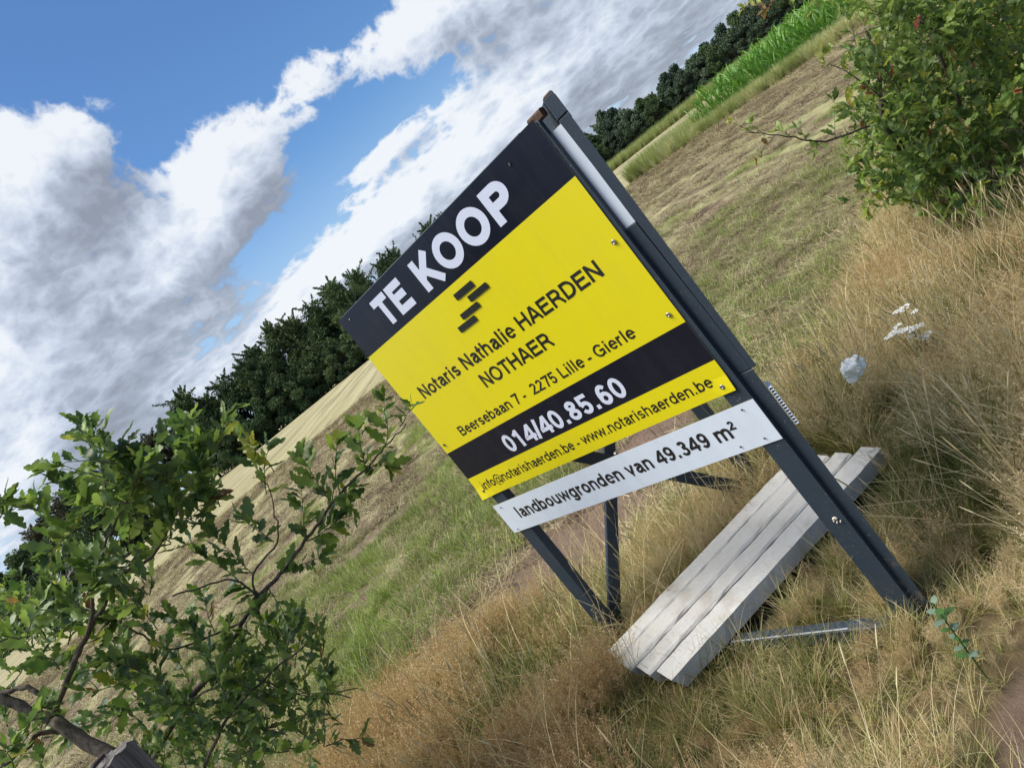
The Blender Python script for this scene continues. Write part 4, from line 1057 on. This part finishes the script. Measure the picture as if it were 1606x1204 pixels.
mass(oak, [(60, 930), (190, 870), (240, 930), (200, 1000), (120, 1060), (40, 1040), (0, 960)], 22, (2.3, 2.9))
mass(oak, [(-20, 960), (60, 950), (80, 1020), (20, 1070), (-20, 1060)], 16, (2.2, 3.2), .06)
mass(oak, [(-20, 940), (60, 940), (140, 990), (90, 1030), (-20, 1020)], 20, (3.2, 4.2), .055)
mass(oak, [(190, 1000), (300, 950), (400, 1020), (480, 1020), (520, 1060), (420, 1130), (240, 1150), (150, 1080)], 48, (2.5, 3.1), .066)
mass(oak, [(230, 1120), (400, 1080), (560, 1090), (570, 1140), (480, 1204), (440, 1240), (230, 1240)], 60, (2.5, 3.1), .058)
mass(oak, [(-20, 1130), (70, 1150), (60, 1240), (-20, 1240)], 12, (2.3, 2.9), .06)
mass(oak, [(400, 1000), (500, 1010), (560, 1080), (530, 1130), (420, 1110)], 9, (2.6, 2.9), .062)
oak.finish('oak_sapling', tuple(np.append(at(300, 1290, 2.35)[:2], GZ)), 'young oak with lobed leaves and forked bare stems in the lower left foreground', 'tree')

ok2 = Oak([.40, .06, .44, .08, .015, .003], 1.15)
rb = np.array([3.0, 4.9, GZ])
for a in [[(1520, 420, 4.9), (1540, 300, 4.6), (1500, 150, 4.5), (1440, 20, 4.4)], [(1540, 420, 4.9), (1600, 250, 4.7), (1620, 60, 4.6)], [(1500, 420, 4.9), (1450, 300, 4.5), (1389, 199, 4.2), (1380, 120, 4.1)]]:
    ok2.limb([rb]+A3(a), .03, .008, True)
b1 = ok2.limb(A3([(1450, 290, 4.5), (1389, 199, 4.2), (1295, 222, 4.0), (1235, 214, 3.95), (1172, 208, 3.9)]), .008, .002)
b2 = ok2.limb(A3([(1440, 230, 4.3), (1396, 165, 4.1), (1340, 120, 4.0), (1300, 100, 3.95)]), .006, .0016)
b3 = ok2.limb(A3([(1480, 60, 4.3), (1400, 10, 4.1), (1320, -15, 4.0), (1240, -12, 3.9), (1190, 8, 3.9)]), .006, .002)
b4 = ok2.limb(A3([(1440, 60, 4.3), (1390, 40, 4.1), (1335, 60, 4.0)]), .004, .0015)
for a in [(1200, 214, 3.9, 1185, 188, None, 4, .045, 2), (1185, 209, 3.9, 1150, 195, None, 3, .04, 3), (1215, 212, 3.9, 1200, 245, None, 4, .038, 4), (1240, 214, 3.95, 1225, 205, None, 4, .05, 2), (1265, 222, 3.95, 1255, 195, None, 4, .05, 2),
          (1290, 222, 4.0, 1275, 240, None, 5, .06, 2), (1310, 218, 4.0, 1300, 165, None, 6, .06, 0), (1340, 208, 4.1, 1350, 170, None, 6, .06, 0), (1300, 110, 3.95, 1285, 92, None, 4, .06, 3), (1310, 105, 3.95, 1325, 95, None, 3, .055, 3), (1330, 130, 4.0, 1340, 150, None, 5, .05, 3),
          (1380, 150, 4.1, 1395, 118, None, 3, .05, 5), (1390, 150, 4.1, 1360, 140, None, 3, .05, 5), (1345, 50, 4.0, 1335, 75, None, 4, .055, 2), (1200, 5, 3.9, 1165, 15, None, 4, .05, 3), (1240, -8, 3.9, 1250, 15, None, 6, .055, 2), (1215, -2, 3.9, 1200, 12, None, 5, .05, 4), (1270, -12, 3.9, 1280, 12, None, 6, .055, 2), (1300, -10, 4.0, 1320, 10, None, 5, .05, 2),
          (1370, 230, 4.2, 1340, 250, None, 6, .055, 2), (1360, 250, 4.2, 1360, 300, None, 6, .05, 2), (1370, 290, 4.2, 1370, 330, None, 5, .05, 3)]:
    tw(ok2, *a)
mass(ok2, [(1390, 60), (1420, -20), (1640, -20), (1640, 330), (1560, 380), (1440, 330), (1390, 230), (1385, 130)], 760, (3.9, 5.5), .066, 8)
mass(ok2, [(1350, 160), (1400, 110), (1460, 200), (1460, 330), (1400, 300), (1360, 270), (1350, 200)], 75, (4.0, 4.8), .06, 6, mi=None)
mass(ok2, [(1400, 250), (1480, 290), (1600, 330), (1640, 400), (1560, 390), (1430, 340), (1380, 310)], 80, (4.1, 5.0), .055, 6)
mass(ok2, [(1390, 80), (1460, 90), (1450, -10), (1350, -10)], 34, (4.0, 4.6), .058, 6, mi=2)
mass(ok2, [(1310, -10), (1400, -10), (1400, 190), (1350, 190), (1330, 60)], 20, (3.9, 4.3), .05, 5, mi=None)
ok2.finish('oak_bush', tuple(rb), 'dense oak bush with yellowing leaf tips at the upper right behind the dry grass', 'bush')

# ------------------------------------------------------------------ small things in the verge
def yarrow():
    root = on_ground(1475, 600); e = empty('yarrow_plant', (root[0], root[1], GZ)); st = MB(); inv = np.array([root[0], root[1], GZ])
    wm = mat('yarrow_white', (.80, .80, .76), .8, trans=.15); sm = mat('yarrow_stem', (.13, .16, .05), .7)
    heads = [(1402, 522, .7), (1395, 529, .5), (1415, 520, .8), (1409, 512, .45), (1429, 517, .5), (1438, 515, .85), (1433, 520, .5), (1449, 527, .8), (1454, 530, .5), (1418, 484, .7), (1408, 490, .45), (1436, 490, .4), (1430, 529, .3)]
    for px, py, s in heads:
        p = at(px, py, 3.35+npr.uniform(-.05, .05)); fb = MB()
        st.tube([(npr.normal()*.02, npr.normal()*.02, 0), (p-inv)*np.array([.6, .6, .75]), p-inv], [.002, .0015, .001], 4)
        for k in range(int(44*s)+8):
            a = npr.uniform(0, 6.28); r = .042*s*math.sqrt(npr.uniform(0, 1)); c = p-inv+np.array([r*math.cos(a), r*math.sin(a), .006*(1-(r/.042)**2)+npr.normal()*.0012]); q = .0048
            V = [c+np.array([q*math.cos(t), q*math.sin(t), npr.normal()*.0008]) for t in np.linspace(0, 6.28, 7)[:-1]]+[c+np.array([0, 0, .003]), c-np.array([0, 0, .003])]
            fb.raw(V, [(i, (i+1) % 6, 6) for i in range(6)]+[((i+1) % 6, i, 7) for i in range(6)])
        fb.build('flower_head', wm, e)
    st.build('stems', sm, e)
    tag(e, 'yarrow with flat white flower heads standing in the dry grass at the right', 'flower')
yarrow()
def bag():
    c = at(1338, 577, 3.35); b = MB(); n, m = 26, 18; V = []
    for i in range(m+1):
        th = math.pi*i/m
        for j in range(n):
            ph = 2*math.pi*j/n; d = Vector((math.sin(th)*math.cos(ph), math.sin(th)*math.sin(ph), math.cos(th)))
            r = .046*(1+.62*mn.noise(d*1.7+Vector((3, 1, 2)))+.30*abs(mn.noise(d*3.6))+.07*mn.noise(d*9)); V.append((d.x*r*1.0, d.y*r*.8, d.z*r*1.05))
    b.raw(V, [(i*n+j, i*n+(j+1) % n, (i+1)*n+(j+1) % n, (i+1)*n+j) for i in range(m) for j in range(n)])
    o = b.build('plastic_bag', mat('thin_white_plastic', (.88, .89, .90), .5, trans=.2)); o.location = tuple(c); tag(o, 'crumpled white plastic bag caught in the grass right of the sign', 'plastic bag')
bag()
def herb():
    p0 = at(1462, 945, 2.02); root = np.array([p0[0], p0[1], GZ]); e = empty('green_weed', tuple(root)); st = MB(); st.tube([(0, 0, 0), p0-root], [.003, .002], 5); st.build('stem', M['greenm'], e)
    for k in range(17):
        a = k*2.4; z = (p0-root)[2]*(.30+.042*k); lb = MB(); L = .034*npr.uniform(.7, 1.5); d = np.array([math.cos(a), math.sin(a), npr.uniform(.1, .7)]); d /= np.linalg.norm(d); s = np.cross(d, UP); s /= np.linalg.norm(s)
        V = []; N = 8
        for i in range(N+1):
            t = i/N; ww = L*.25*math.sin(math.pi*min(1, t*.95+.04))*(1+.25*(i % 2)); c = d*L*t-np.array([0, 0, .2*L*t*t]); V += [c-s*ww, c, c+s*ww]
        F = []
        for i in range(N): F += [(3*i, 3*i+3, 3*i+4, 3*i+1), (3*i+1, 3*i+4, 3*i+5, 3*i+2)]
        lb.raw(V, F); o = lb.build('leaf', M['greenm'] if k % 2 else M['greyleaf'], e); o.location = (0, 0, z)
    tag(e, 'small leafy green weed growing at the foot of the right leg', 'weed')
M['greenm'] = mat('weed_leaf', (.06, .13, .03), .5, trans=.3); M['greyleaf'] = mat('grey_weed_leaf', (.13, .19, .13), .6, trans=.2)
herb()
def oldpost():
    top = at(158, 1196, 1.34)
    def wf(g, b):
        P = objc(g); n = g.noise(g.mapv(P, (1, 1, .07)), 70, 6, .7); k = g.noise(P, 8, 5, .6)
        c = g.ramp(n, [(.3, (.035, .030, .026)), (.5, (.14, .13, .12)), (.72, (.27, .26, .245))]); c = g.mix(g.mul(g.ss(k, .5, .7), .35), c, (.09, .085, .05))
        g.put(b.inputs['Base Color'], c); bump(g, b, n, .9, .006)
    wm = mat('weathered_grey_wood', rough=.9, spec=.15, build=wf)
    e = empty('fence_post', (top[0], top[1], GZ)); H = top[2]-GZ; b = MB(); s = .042; n = 9; m = 10
    ring = []
    for k in range(4*n):
        sd, t = divmod(k, n); t = t/n; cs = [(-1, -1), (1, -1), (1, 1), (-1, 1)]; p = np.array(cs[sd])*(1-t)+np.array(cs[(sd+1) % 4])*t; ring.append(p*s)
    V = []
    for j in range(m+1):
        z = H*j/m
        for k, p in enumerate(ring):
            gr = .0035*mn.noise(Vector((k*.9, 3, z*.8))); q = p*(1+gr/s*1.5); zt = z if j < m else z-.012*abs(mn.noise(Vector((p[0]*30, p[1]*30, 2))))-(.006 if k % n == 0 else 0); V.append((q[0], q[1], zt))
    R = len(ring)
    b.raw(V, [(j*R+k, j*R+(k+1) % R, (j+1)*R+(k+1) % R, (j+1)*R+k) for j in range(m) for k in range(R)])
    V2 = [V[m*R+k] for k in range(R)]; inner = [(x*.5, y*.5, H-.004-.006*abs(mn.noise(Vector((x*60, y*60, 5))))) for x, y, z in V2]; b.raw(V2+inner+[(0, 0, H-.007)], [(k, (k+1) % R, R+(k+1) % R, R+k) for k in range(R)])
    o_ = b.n-(2*R+1); b.f.append(np.array([(o_+R+k, o_+R+(k+1) % R, o_+2*R) for k in range(R)])); b.mi.append(np.zeros(R, int))
    b.build('post', wm, e)
    ib = MB(); ib.tube([(.018, -.047, H-.05), (.012, -.040, H+.001), (.004, -.012, H+.007), (.0, .012, H+.006)], [.005, .005, .005, .0045], 7); ib.build('iron_staple', mat('rusty_iron', (.05, .032, .027), .8), e)
    e.rotation_euler = (0, 0, R_(-28)); tag(e, 'weathered grey wooden fence post with an iron staple at the bottom left corner', 'fence post')
oldpost()
